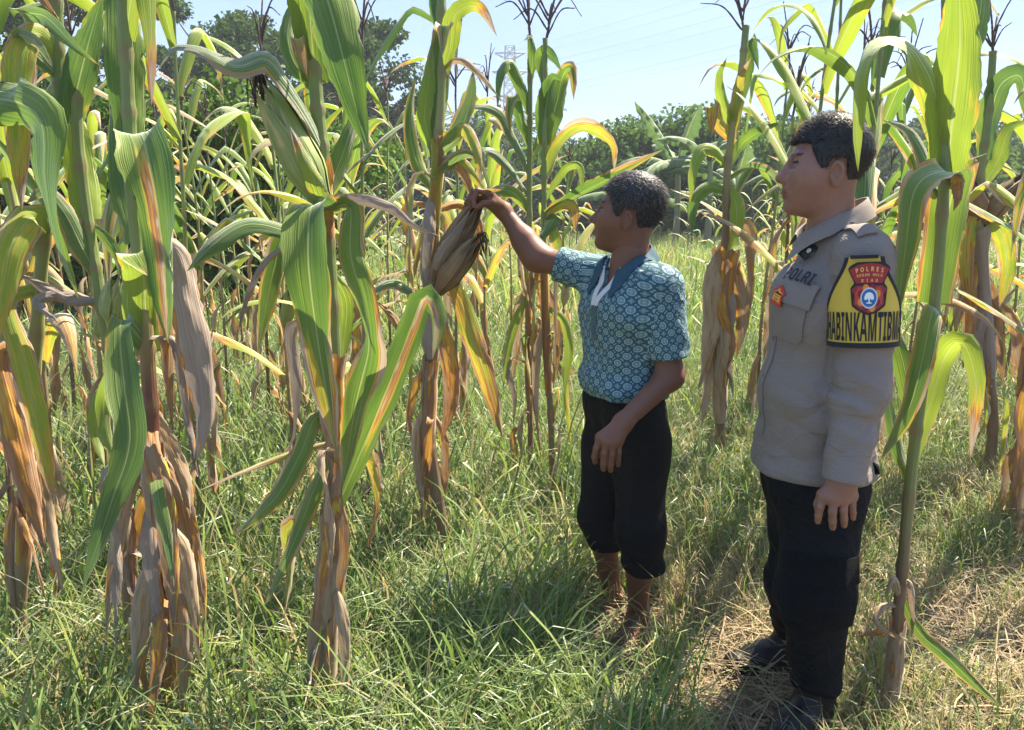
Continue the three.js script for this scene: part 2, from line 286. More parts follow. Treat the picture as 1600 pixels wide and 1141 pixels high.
// ---------------------------------------------------------------- maize: the near plants, laid out leaf by leaf
class Hero {
  constructor(label, D, stalk, r0, r1, cols, group) {
    this.D = D; this.k = 0; const p = stalk.map(([x, y, dz]) => at(x, y, D - (dz || 0))); p.unshift(V(p[0].x + .01, -.01, p[0].z));
    const b = p[0]; this.g = thing('maize_plant', label, 'maize plant', V(b.x, Math.min(b.y, 0), b.z), group); this.pts = p; this.seed = Math.round(Math.abs(b.x * 977 + b.z * 131)) + 1;
    part('stalk', stalkGeo(p, r0 * pxm(D), r1 * pxm(D), cols), stalkMat, this.g);
  }
  leaf(tex, w, roll, pts, o = {}) {
    const s = this.seed * 31 + (++this.k) * 7, r = rng(s), amp = (r() - .42) * .22;
    const P = pts.map(([x, y, dz], i) => at(x, y, this.D - (dz ?? amp * Math.pow(i / (pts.length - 1), 1.2))));
    const ra = Array.isArray(roll) ? roll : [roll, roll], dead = ['dry', 'dry2', 'grey', 'rust'].includes(tex);
    const f = (p, T, t) => { const v = EYE.clone().sub(p).normalize(); const q = t * (ra.length - 1), i = Math.min(ra.length - 2, Math.floor(q)); if (o.side) return V(...o.side); return T.clone().cross(v).normalize().applyAxisAngle(T, lerp(ra[i], ra[i + 1], q - i) * Math.PI / 180); };
    part('leaf', blade(P, w * .84 * pxm(this.D), f, { seed: s, n: 34, m: 12, pleat: .010, wave: dead ? .17 : .13, fold: dead ? .3 : .2, crumple: dead ? .16 : .03, ragged: dead ? .12 : .07, ...o }), LM[tex], this.g);
    return this;
  }
  // narrow withered strips hanging along the lower stalk
  strips(n, t0 = .12, t1 = .55) {
    const c = new THREE.CatmullRomCurve3(this.pts), r = rng(this.seed * 3 + 7), kinds = ['dry', 'rust', 'orange', 'dry2', 'yellow', 'grey'];
    for (let i = 0; i < n; i++) { const p = c.getPoint(lerp(t0, t1, (i + r()) / n)), a = r() * 6.28, L = .2 + .28 * r(), o = .03 + .09 * r(), q = p.clone().add(V(Math.cos(a) * o, .03 - .04 * r(), Math.sin(a) * o)), w2 = q.clone().add(V((r() - .5) * .06, -L * .5, (r() - .5) * .06)), e = w2.clone().add(V((r() - .5) * .08, -L * .5, (r() - .5) * .08)); if (e.y < .05) continue;
      const b = r() * 3.1; part('leaf', blade([p, q, w2, e], .018 + .028 * r(), () => V(Math.cos(b), 0, Math.sin(b)), { seed: this.seed + i * 13, n: 18, m: 6, crumple: .3, wave: .2, fold: .35, ragged: .15, twist: (r() - .5) * 4 }), LM[kinds[Math.floor(r() * kinds.length)]], this.g); }
    return this;
  }
  sheath(tex, r0, r1, pts) { part('sheath', sheathGeo(pts.map(([x, y, dz]) => at(x, y, this.D - (dz || 0))), r0 * pxm(this.D), r1 * pxm(this.D), ++this.k + this.seed), LM[tex], this.g); return this; }
  ear(mat, w, a, b, silk = true) { addEar(this.g, at(a[0], a[1], this.D - (a[2] || 0)), at(b[0], b[1], this.D - (b[2] || 0)), w * pxm(this.D), HM[mat], ++this.k + this.seed, silk); return this; }
  tassel(p, h, lean = V(0, 0, 0)) { part('tassel', tasselGeo(at(p[0], p[1], this.D), h, ++this.k + this.seed, lean), tasselMat, this.g); return this; }
}

// plant in front on the left with the hanging orange-striped leaf
new Hero('tall maize plant in front with a broad hanging leaf striped orange', 1.75,
  [[268, 1075], [258, 960], [244, 800], [236, 650], [230, 545], [226, 470], [214, 372], [203, 208], [198, 110], [190, -70]], 15, 9, [STB, STB, STR, STR, STY, STG, STG, STG])
  .leaf('green', 72, [0, 8, 0], [[203, 208], [196, 110, -.02], [190, 0, -.05], [188, -120, -.1]], { base: .8, fold: .12 })
  .leaf('tip', 60, [10, 20, 10], [[196, 60], [220, -90, .05], [232, -30, .12], [238, 80, .15], [237, 166, .15]], { peak: .3, side: [1, 0, .3] })
  .leaf('stripe', 96, [12, 0, -10], [[206, 212], [222, 214, .08], [240, 290, .15], [254, 400, .17], [262, 535, .16]], { base: .7, peak: .3, fold: .14, side: [1, .05, .25] })
  .leaf('green2', 66, [-8, 0], [[215, 376], [203, 320, -.05], [190, 240, -.08], [176, 150, -.12]], { base: .8 })
  .leaf('lime', 78, [6, -6], [[230, 552], [226, 480, .02], [222, 420, .05], [208, 396, .08], [232, 432, .12]], { base: .85, tipPow: 3 })
  .leaf('grey', 70, [20, -10, 30], [[236, 380], [272, 392, .02], [290, 470, .04], [308, 560, .05], [316, 650, .05], [304, 725, .06]], { peak: .45 })
  .leaf('green2', 62, [30, 10, -10, 20], [[228, 540], [190, 500, .08], [192, 590, .14], [203, 690, .16], [172, 790, .18], [128, 922, .18]], { peak: .4, fold: .16 })
  .leaf('lime', 34, [-30, 20], [[234, 600], [185, 585, -.05], [162, 625, -.08], [166, 680, -.07], [190, 740, -.05]])
  .leaf('dry2', 50, [0, 30], [[236, 660], [238, 705, .05], [254, 790, .08], [264, 890, .09], [272, 985, .08]])
  .leaf('dry', 34, [10, -20], [[236, 690], [200, 775, .02], [180, 870, .04], [165, 1000, .03]])
  .leaf('dry2', 46, [-20, 40], [[240, 700], [275, 760], [300, 860], [322, 985]])
  .leaf('dry', 40, [20, -30], [[238, 640], [262, 690, -.03], [290, 760, -.04], [300, 860, -.05]])
  .leaf('green', 26, [10, 20], [[242, 720], [246, 770, .1], [258, 830, .13], [270, 912, .12]])
  .leaf('grey', 44, [0, 60], [[240, 780], [232, 830, .04], [238, 920, .06], [246, 1020, .05]])
  .leaf('rust', 32, [50, 10], [[238, 720], [222, 770, -.03], [205, 860, -.03], [212, 960, -.02]])
  .leaf('dry', 38, [-10, 30], [[244, 810], [282, 850, .05], [296, 940, .06], [312, 1040, .05]])
  .leaf('rust', 30, [0, 20], [[216, 378], [236, 420, .03], [256, 500, .02], [262, 590, .02], [270, 680, .02]])
  .sheath('dry2', 17, 15, [[266, 1150], [262, 1000], [250, 860], [240, 720]])
  .leaf('dry', 44, [0, 40], [[250, 860], [228, 900, .05], [214, 1000, .07], [206, 1110, .06]])
  .leaf('dry2', 44, [20, -20], [[254, 880], [280, 930, .06], [288, 1020, .08], [284, 1120, .08]])
  .leaf('rust', 36, [0, 30], [[256, 920], [250, 980, .08], [240, 1060, .1], [232, 1140, .1]])
  .strips(9)
  .sheath('dry', 19, 16, [[248, 840], [242, 770], [238, 700]]);

new Hero('maize plant at the left edge with a broad yellow-green hanging leaf', 2.0,
  [[30, 1010], [38, 840], [50, 640], [66, 400], [92, 160], [90, 60], [84, -80]], 12, 8, [STB, STB, STY, STG, STG, STG])
  .leaf('yellow', 54, [15, 0, -10], [[92, 90], [62, 52, .05], [36, 70, .1], [28, 180, .12], [34, 330, .12]], { base: .7 })
  .leaf('green2', 36, [55, 30, 45], [[86, 0], [30, 18, .03], [70, 26, .1], [112, 66, .13], [158, 104, .13]])
  .leaf('silver', 30, [35, 20], [[92, 120], [30, 56, .1], [58, 68, .13], [84, 108, .13]])
  .leaf('green', 80, 0, [[74, 330], [-40, 170, .12], [20, 158, .2], [64, 190, .26], [70, 280, .28], [88, 380, .27], [122, 468, .25]], { base: .6, peak: .5, fold: .12, side: [1, -.3, .6] })
  .leaf('yellow', 62, [10, 0], [[66, 400], [54, 338, .05], [22, 375, .12], [4, 450, .15], [-4, 540, .15]])
  .leaf('yellow', 46, [0, 20], [[62, 450], [14, 470, .06], [34, 560, .1], [54, 645, .11], [84, 790, .1]], { peak: .5 })
  .leaf('rust', 56, [10, -20], [[56, 560], [2, 545, .05], [20, 650, .1], [44, 750, .1], [72, 862, .1]], { peak: .5 })
  .leaf('rust', 22, [0, 20], [[88, 20], [60, -20, .03], [68, 0, .05], [92, 30, .05]])
  .leaf('dry', 30, [0, 30], [[48, 660], [64, 740], [80, 840], [98, 930]])
  .leaf('green', 40, [20, 0], [[86, 20], [20, -30, -.1], [-20, 60, -.1], [-30, 200, -.1]])
  .leaf('dry2', 26, [20, -30], [[44, 740], [20, 800], [16, 900], [26, 980]])
  .strips(7)
  .sheath('rust', 13, 11, [[34, 900], [42, 760], [52, 630]]);

new Hero('slim maize plant with a young green ear between the two nearest plants on the left', 2.0,
  [[205, 985], [190, 760], [178, 600], [165, 515], [150, 425], [136, 338], [120, 190], [125, 60]], 11, 8, [STB, STB, STG, STG, STG, STG])
  .leaf('green2', 56, [10, 0], [[108, 195], [122, 130], [140, 60], [160, -10]], { base: .8, fold: .14 })
  .leaf('lime', 60, [-5, 5], [[136, 342], [128, 280, -.02], [116, 210, -.03], [100, 130, -.04]], { base: .85 })
  .leaf('silver', 46, [25, 10], [[150, 428], [128, 385, .03], [100, 330, .06], [70, 300, .08], [40, 318, .08]])
  .leaf('green', 24, [20, 0], [[138, 348], [160, 368], [184, 402], [196, 450]])
  .leaf('grey', 28, [20, -20], [[158, 470], [110, 468, .03], [68, 450, .05], [22, 424, .05]])
  .leaf('grey', 26, [-20, 10], [[160, 480], [100, 462], [60, 470], [90, 505]])
  .leaf('rust', 22, [0, 30], [[170, 540], [188, 480], [200, 420], [204, 396]])
  .leaf('dry', 36, [0, 40], [[174, 580], [196, 640], [190, 730], [178, 810]])
  .leaf('lime', 34, [10, -30], [[176, 590], [158, 620], [152, 680], [164, 730]])
  .ear('green', 36, [178, 508, .03], [186, 432, .05], false)
  .sheath('dry', 12, 10, [[200, 920], [188, 760], [178, 620]]);

// plant with the big pale ear
new Hero('tall maize plant with one large pale green ear and dark silk', 1.72,
  [[508, 1090], [512, 960], [520, 800], [524, 650], [522, 540], [515, 420], [507, 320], [504, 245], [497, 180], [492, 120], [480, -60]], 13, 10, [STB, STB, STY, STG, STG, STG, STG, STG])
  .leaf('green', 88, [0, 10, -5], [[492, 128], [482, -40, .08], [508, -10, .16], [536, 90, .2], [556, 170, .2], [577, 240, .19]], { base: .6, peak: .45, fold: .14 })
  .leaf('green', 36, [20, -10], [[494, 134], [462, 100, -.03], [450, 50, -.06], [468, -20, -.1]], { base: .8 })
  .leaf('lime', 56, [0, 10], [[494, 130], [486, 60], [478, -40], [470, -120]], { base: .8 })
  .leaf('silver', 44, [70, 55, 35, 60, 50], [[508, 236], [482, 182, .05], [446, 126, .1], [416, 92, .14], [368, 102, .17], [312, 76, .18], [272, 74, .18], [243, 114, .17]], { base: .8, peak: .3 })
  .leaf('orange', 26, [10, 20], [[496, 140], [474, 90], [466, 60, .05], [480, 120, .08]])
  .ear('green', 47, [508, 318, .02], [408, 128, .06], true)
  .leaf('tip', 34, [0, 20], [[508, 330], [490, 280, .09], [468, 230, .1], [452, 196, .1]])
  .leaf('green', 40, [10, 30], [[508, 312], [530, 255, -.03], [548, 205, -.05], [566, 150, -.08]])
  .leaf('half', 84, [0, 8, -6, 10], [[512, 332], [486, 322, .09], [482, 400, .15], [492, 500, .16], [508, 600, .15], [527, 715, .13]], { base: .8, peak: .25, fold: .14, side: [1, .12, .2] })
  .leaf('edge', 66, [40, 10, 60, -20, 10], [[512, 330], [545, 322, .05], [548, 400, .1], [568, 475, .12], [576, 540, .12], [556, 630, .1], [534, 765, .08]], { peak: .5 })
  .leaf('stripe', 58, [20, 0, 15], [[520, 808], [556, 725], [600, 620, .03], [640, 520, .03], [664, 462, .04], [684, 492, .08], [676, 560, .1]], { peak: .5, tipPow: 3 })
  .leaf('edge', 44, [0, 20, 0], [[520, 690], [496, 650, .02], [468, 712, .06], [432, 776, .08], [366, 838, .1]], { peak: .45 })
  .leaf('edge', 38, [40, 10], [[520, 700], [494, 756, .05], [462, 840, .06], [414, 945, .05]])
  .leaf('orange', 20, [30, 60], [[522, 690], [452, 708, -.02], [382, 735, .0], [304, 770, .02]])
  .leaf('green2', 46, [50, 30, 35], [[514, 400], [450, 362, -.03], [388, 350, -.01], [340, 376, .03], [292, 424, .05]], { peak: .55 })
  .leaf('edge', 44, [10, -10], [[516, 420], [446, 366, -.06], [428, 420, -.05], [416, 480, -.04], [402, 552, -.03]], { peak: .5 })
  .leaf('grey', 22, [60, 20], [[516, 430], [470, 380, -.02], [420, 400, -.01], [390, 450, 0], [372, 520, 0]])
  .leaf('grey', 30, [60, 40, 20], [[508, 314], [560, 318, .05], [612, 332, .05], [648, 356, .04], [684, 368, .02]], { peak: .3 })
  .leaf('lime', 34, [0, 10], [[514, 420], [540, 470, -.05], [536, 540, -.05], [528, 610, -.04]])
  .leaf('dry', 38, [0, 40], [[520, 790], [506, 870, .03], [500, 960, .04], [516, 1052, .04]])
  .leaf('dry2', 34, [30, 0], [[520, 760], [536, 830, .02], [528, 910, .02], [520, 1010, .02]])
  .leaf('rust', 30, [0, 20], [[520, 780], [512, 850, .05], [500, 920, .06], [492, 1000, .05]])
  .sheath('dry', 19, 16, [[508, 1160], [510, 1020], [514, 920], [520, 800]])
  .leaf('dry2', 32, [0, 30], [[512, 900], [494, 960, .04], [486, 1040, .06], [478, 1130, .05]])
  .leaf('dry', 30, [10, -30], [[514, 900], [534, 960, .05], [540, 1040, .06], [546, 1120, .05]])
  .strips(9)
  .sheath('dry2', 20, 15, [[516, 880], [520, 800], [523, 715]])
  .sheath('rust', 15, 14, [[523, 700], [523, 640], [522, 560]])
  .sheath('rust', 14, 13, [[512, 390], [508, 330], [505, 262]]);

// plant whose dry ears the farmer holds
new Hero('maize plant with two dry brown ears, one held by the man in teal', 2.6,
  [[700, 870], [684, 780], [668, 650], [674, 520], [676, 400], [680, 300], [686, 200], [690, 60], [688, -60]], 11, 7, [STB, STB, STB, STB, STB, STY, STY, STG, STG])
  .leaf('half', 44, [0, 20, 0], [[681, 246], [684, 160], [690, 60, .02], [694, 40, .06], [690, 90, .12]], { base: .7, peak: .5 })
  .leaf('lime', 32, [10, 0], [[682, 244], [664, 190, .02], [668, 140, .03], [676, 60, .02]])
  .leaf('green2', 30, [0, 20], [[689, 50], [682, 0], [676, -60]], { base: .8 })
  .leaf('tip', 36, [10, 10, 50], [[688, 130], [702, 78], [712, 22], [742, 10, .05], [776, 56, .08]])
  .leaf('silver', 40, [40, 20], [[682, 244], [714, 214], [734, 160, .03], [740, 108, .05]])
  .leaf('dry', 15, [0, 40], [[688, 104], [718, 96], [746, 116], [780, 152]])
  .leaf('yellow', 24, [10, -10], [[684, 218], [724, 204, .05], [744, 235, .08], [752, 290, .08]])
  .leaf('silver', 30, [50, 30], [[681, 276], [704, 260, .05], [728, 242, .07], [752, 250, .08]])
  .leaf('orange', 44, [0, 10, -10], [[678, 420], [714, 460, .02], [740, 535, .05], [764, 605, .06], [787, 688, .06]], { peak: .45 })
  .leaf('rust', 40, [0, 10], [[676, 470], [690, 506, .05], [702, 565, .07], [704, 625, .07], [690, 690, .06]], { peak: .5 })
  .leaf('silver', 26, [60, 30], [[676, 452], [648, 456, .04], [616, 440, .06], [590, 450, .06], [572, 474, .06]])
  .leaf('dry2', 26, [20, 30], [[674, 500], [640, 520, -.02], [610, 490, -.03], [588, 470, -.03]])
  .leaf('rust', 26, [0, 30], [[681, 260], [706, 252, .04], [724, 272, .07], [740, 316, .08]])
  .leaf('yellow', 26, [20, 0], [[682, 250], [720, 258, .06], [742, 280, .07], [760, 304, .07]])
  .leaf('rust', 22, [0, 0], [[679, 330], [720, 320, -.05], [746, 345, -.06], [744, 420, -.06]])
  .leaf('dry2', 22, [0, 30], [[670, 640], [692, 680], [694, 740], [688, 806]])
  .leaf('dry', 24, [0, -30], [[670, 620], [652, 680], [656, 750], [664, 810]])
  .leaf('rust', 20, [30, -30], [[672, 560], [650, 600], [640, 650], [648, 700]])
  .leaf('edge', 30, [0, 20], [[678, 300], [650, 250, -.03], [640, 180, -.06], [650, 120, -.08]])
  .ear('brown', 34, [678, 440, .01], [750, 312, .05], false)
  .ear('brown', 29, [684, 458, .04], [748, 372, .10], true)
  .leaf('grey', 30, [20, 40], [[676, 440], [690, 410, .07], [712, 370, .09], [734, 330, .09]])
  .leaf('grey', 30, [0, 30], [[676, 300], [668, 360, .06], [662, 420, .06], [668, 470, .05]])
  .sheath('grey', 14, 15, [[674, 560], [675, 480], [676, 400]])
  .strips(10, .2, .7)
  .sheath('dry2', 12, 12, [[670, 760], [668, 660], [673, 560]])
  .sheath('orange', 10, 9, [[678, 370], [682, 290], [686, 215]]);

new Hero('slim maize plant with upright green leaves just behind the reaching arm', 3.4,
  [[828, 660], [826, 560], [828, 420], [827, 300], [828, 200], [828, 55]], 5.5, 3.6, [STB, STB, STY, STG, STG, STG])
  .tassel([828, 60], .30, V(-.03, 0, 0))
  .leaf('green', 17, [0, 30], [[828, 130], [832, 90], [828, 58, .03], [818, 64, .05]])
  .leaf('green', 24, [10, 30, 10], [[828, 178], [812, 132], [797, 98, .03], [783, 112, .06], [777, 168, .07]])
  .leaf('half', 24, [0, 20, 10], [[827, 226], [812, 182], [802, 150, .04], [796, 178, .07], [798, 215, .07]])
  .leaf('silver', 22, [40, 30, 60], [[828, 272], [800, 212], [776, 174], [736, 166], [700, 178]])
  .leaf('silver', 19, [50, 30], [[827, 306], [796, 262], [770, 238], [752, 236], [768, 312]])
  .leaf('green', 22, [-20, 10], [[828, 250], [845, 215, -.05], [850, 170, -.08], [846, 120, -.1]])
  .leaf('edge', 26, [0, 30], [[827, 330], [800, 300], [770, 300], [750, 330]])
  .leaf('dry', 22, [0, 20], [[828, 440], [812, 480], [806, 540], [800, 600]])
  .leaf('rust', 20, [20, 0], [[827, 400], [846, 440], [850, 500], [842, 560]])
  .leaf('lime', 18, [0, 30], [[826, 460], [806, 500], [790, 560], [786, 610]])
  .strips(12, .12, .6)
  .sheath('dry2', 7, 6, [[827, 620], [827, 520], [828, 430]]);

new Hero('maize plant with a long spear-like leaf reaching towards the grey-haired head', 3.3,
  [[862, 700], [856, 560], [850, 420], [850, 300], [851, 180], [852, 60]], 5.5, 3.6, [STB, STB, STB, STG, STG, STG])
  .tassel([852, 70], .32, V(.08, 0, 0))
  .leaf('green', 36, [0, 15, 40], [[850, 226], [854, 165], [864, 122, .03], [878, 128, .06]], { base: .7, tipPow: 3 })
  .leaf('half', 34, [10, 0, 30], [[851, 244], [866, 180], [880, 118], [892, 107, .03], [897, 158, .06]])
  .leaf('green', 26, [10, 30], [[851, 130], [848, 84], [862, 88, .04], [878, 112, .06]])
  .leaf('yellow', 44, [20, 50, 68, 50, 20], [[850, 276], [876, 226], [906, 202, .03], [936, 210, .06], [956, 228, .08], [960, 268, .08]])
  .leaf('half', 32, [60, 45, 50], [[850, 336], [900, 306, .05], [960, 275, .1], [1036, 234, .15]], { wave: .03, peak: .45 })
  .leaf('lime', 17, [10, 30], [[851, 312], [888, 262], [904, 260, .03], [909, 304, .05]])
  .leaf('orange', 26, [20, 0], [[850, 346], [874, 322, .03], [894, 324, .06], [899, 362, .07]])
  .leaf('green', 24, [30, 10], [[850, 350], [866, 342, .05], [852, 362, .1], [838, 384, .12]])
  .leaf('yellow', 24, [10, -10], [[850, 340], [864, 362, .08], [872, 400, .1], [868, 440, .1]])
  .leaf('dry2', 22, [0, 30], [[852, 440], [868, 490], [868, 560], [860, 620]])
  .leaf('lime', 20, [0, 30], [[853, 480], [880, 500], [888, 560], [880, 620]])
  .leaf('dry', 20, [10, 30], [[854, 500], [838, 550], [836, 620], [840, 680]])
  .strips(12, .12, .6)
  .sheath('rust', 7, 6, [[858, 620], [853, 500], [850, 400]]);

// right front plant
new Hero('tall maize plant beside the officer, its lowest green blade bent to the grass', 1.9,
  [[1384, 1170], [1392, 1090], [1404, 960], [1412, 870], [1426, 720], [1442, 600], [1460, 480], [1476, 270], [1480, 120], [1478, -70]], 11.5, 7, [STY, STB, STB, STB, STG, STG, STG, STG, STG])
  .leaf('lime', 82, [0, 10], [[1478, 278], [1490, 170], [1500, 60], [1494, -80]], { base: .8, fold: .12 })
  .leaf('lime', 62, [10, 20, 45, 72, 70, 40, 10], [[1478, 276], [1472, 190], [1450, 112, .05], [1412, 68, .1], [1368, 70, .13], [1340, 116, .15], [1338, 190, .15], [1341, 268, .14]], { peak: .35, base: .7 })
  .leaf('edge', 78, [0, 10, 30, 0, 10], [[1462, 474], [1472, 400], [1484, 320], [1494, 276, .03], [1456, 272, .1], [1428, 300, .15], [1416, 380, .16], [1406, 450, .15], [1396, 528, .14]], { base: .9, peak: .25, tipPow: 1.6, side: [1, -.2, .25] })
  .leaf('edge', 44, [10, -5, 20], [[1464, 480], [1456, 490, .05], [1442, 560, .1], [1420, 640, .12], [1374, 722, .1]], { base: .8, peak: .3 })
  .leaf('tip', 48, [10, 0, 20, 40, 0], [[1426, 728], [1450, 640], [1478, 556], [1502, 536, .04], [1524, 590, .09], [1522, 655, .1], [1516, 716, .1]], { peak: .45 })
  .leaf('green', 40, [0, 20], [[1432, 680], [1414, 580, -.06], [1396, 510, -.1], [1384, 450, -.14]])
  .leaf('green2', 30, [10, 20], [[1424, 752], [1406, 712, -.04], [1392, 650, -.06], [1386, 590, -.08]])
  .leaf('edge', 32, [30, 10, 20], [[1408, 930], [1432, 984, .05], [1482, 1030, .1], [1530, 1076, .14], [1568, 1108, .16]], { peak: .45, wave: .05 })
  .leaf('silver', 34, [40, 30], [[1474, 310], [1452, 262, -.05], [1420, 205, -.08], [1380, 188, -.1]])
  .leaf('dry', 18, [20, 50], [[1406, 945], [1376, 948, .03], [1366, 972, .05], [1392, 992, .07], [1440, 1010, .09]])
  .leaf('rust', 16, [30, 10], [[1402, 975], [1380, 986], [1356, 990], [1334, 996]])
  .leaf('dry', 14, [0, 40], [[1410, 912], [1420, 910, .03], [1424, 950, .04], [1428, 1000, .04]])
  .leaf('dry', 16, [0, 30], [[1406, 940], [1396, 905, .05], [1386, 925, .06], [1390, 950, .06]])
  .leaf('rust', 26, [0, 10], [[1484, 290], [1494, 284, .05], [1496, 310, .07], [1490, 330, .07]])
  .leaf('green2', 44, [30, 0], [[1480, 110], [1520, 60, -.05], [1534, 0, -.08], [1530, -60, -.1]])
  .sheath('dry', 15, 13, [[1388, 1130], [1396, 1050], [1402, 975]]);

new Hero('withered maize plant with two dark ears forking apart at the right edge', 3.7,
  [[1552, 660], [1544, 560], [1534, 420], [1530, 300], [1545, 180], [1552, 80]], 9, 5, [STB, STB, STB, STY, STG, STG])
  .tassel([1552, 90], .3, V(-.06, 0, 0))
  .leaf('green2', 46, [10, 25, 10], [[1538, 250], [1548, 180], [1566, 130, .03], [1592, 118, .06], [1604, 190, .08]])
  .leaf('lime', 30, [20, 10], [[1532, 300], [1560, 250], [1580, 200], [1612, 190]])
  .leaf('yellow', 26, [20, 40], [[1532, 300], [1518, 260], [1500, 232], [1480, 240]])
  .leaf('orange', 34, [0, 10], [[1531, 320], [1512, 350, .04], [1508, 420, .06], [1518, 490, .06]])
  .leaf('yellow', 36, [10, 0], [[1532, 330], [1562, 360, .04], [1574, 420, .06], [1562, 480, .06]])
  .leaf('rust', 32, [0, 20], [[1534, 380], [1516, 440], [1512, 520], [1504, 580]])
  .leaf('dry2', 34, [0, 30], [[1536, 420], [1552, 480], [1560, 540], [1566, 600]])
  .leaf('grey', 30, [0, 20], [[1534, 400], [1536, 470], [1526, 540], [1540, 620]])
  .leaf('dry', 30, [20, -20], [[1534, 360], [1520, 420], [1500, 480], [1492, 530]])
  .leaf('lime', 24, [0, 20], [[1538, 440], [1502, 470], [1490, 520], [1496, 560]])
  .leaf('dry2', 28, [0, 20], [[1538, 460], [1580, 500], [1592, 560], [1598, 620]])
  .ear('brown', 32, [1532, 340], [1508, 278, .03], true)
  .ear('brown', 30, [1534, 350], [1590, 280, .02], true)
  .strips(8, .15, .6)
  .sheath('grey', 12, 11, [[1546, 590], [1537, 470], [1532, 360]]);

new Hero('withered maize plant wrapped in a skirt of tan husks, standing between the two men', 3.8,
  [[1126, 690], [1124, 620], [1128, 500], [1134, 380], [1138, 250], [1158, 120], [1166, 40]], 8, 5, [STB, STB, STB, STB, STY, STG])
  .tassel([1164, 60], .34, V(-.1, 0, 0))
  .leaf('lime', 26, [20, 30, 10], [[1138, 262], [1118, 236], [1098, 232, .03], [1084, 262, .06], [1078, 318, .07]])
  .leaf('green', 26, [10, 30], [[1136, 300], [1108, 292], [1086, 310, .04], [1080, 372, .06]])
  .leaf('lime', 30, [20, 0], [[1137, 290], [1150, 320, .05], [1148, 370, .07], [1136, 395, .08]])
  .leaf('green', 26, [40, 30], [[1138, 270], [1160, 225], [1190, 205, .05], [1226, 190, .08]])
  .leaf('silver', 22, [50, 40], [[1138, 282], [1170, 262], [1200, 268, .04], [1226, 300, .06]])
  .leaf('orange', 28, [0, 20], [[1144, 220], [1122, 190], [1116, 165, .03], [1112, 215, .06]])
  .leaf('yellow', 24, [0, 10], [[1142, 230], [1150, 170], [1158, 120], [1174, 90]])
  .leaf('green', 30, [0, 10], [[1150, 180], [1164, 120], [1172, 60], [1186, 110, .06]])
  .leaf('lime', 22, [0, 20], [[1146, 200], [1130, 160], [1124, 120], [1136, 90]])
  .leaf('dry', 44, [0, 30], [[1132, 380], [1112, 440, .04], [1108, 520, .06], [1092, 610, .06]])
  .leaf('dry2', 40, [10, -20], [[1132, 380], [1152, 440, .03], [1162, 500, .04], [1150, 560, .05]])
  .leaf('dry', 36, [0, 40], [[1130, 440], [1128, 520, .06], [1124, 590, .07], [1136, 640, .07]])
  .leaf('rust', 32, [0, 20], [[1132, 400], [1122, 470, .06], [1140, 540, .07], [1126, 600, .06]])
  .leaf('dry2', 26, [20, 40], [[1134, 370], [1164, 350], [1170, 420], [1172, 490]])
  .leaf('dry', 30, [10, 30], [[1128, 500], [1108, 560], [1102, 620], [1096, 668]])
  .leaf('grey', 24, [0, 30], [[1130, 420], [1142, 480, .05], [1134, 540, .06], [1146, 620, .05]])
  .sheath('dry2', 15, 16, [[1126, 600], [1129, 490], [1134, 390]])
  .sheath('dry', 12, 13, [[1126, 660], [1125, 580], [1129, 490]]);

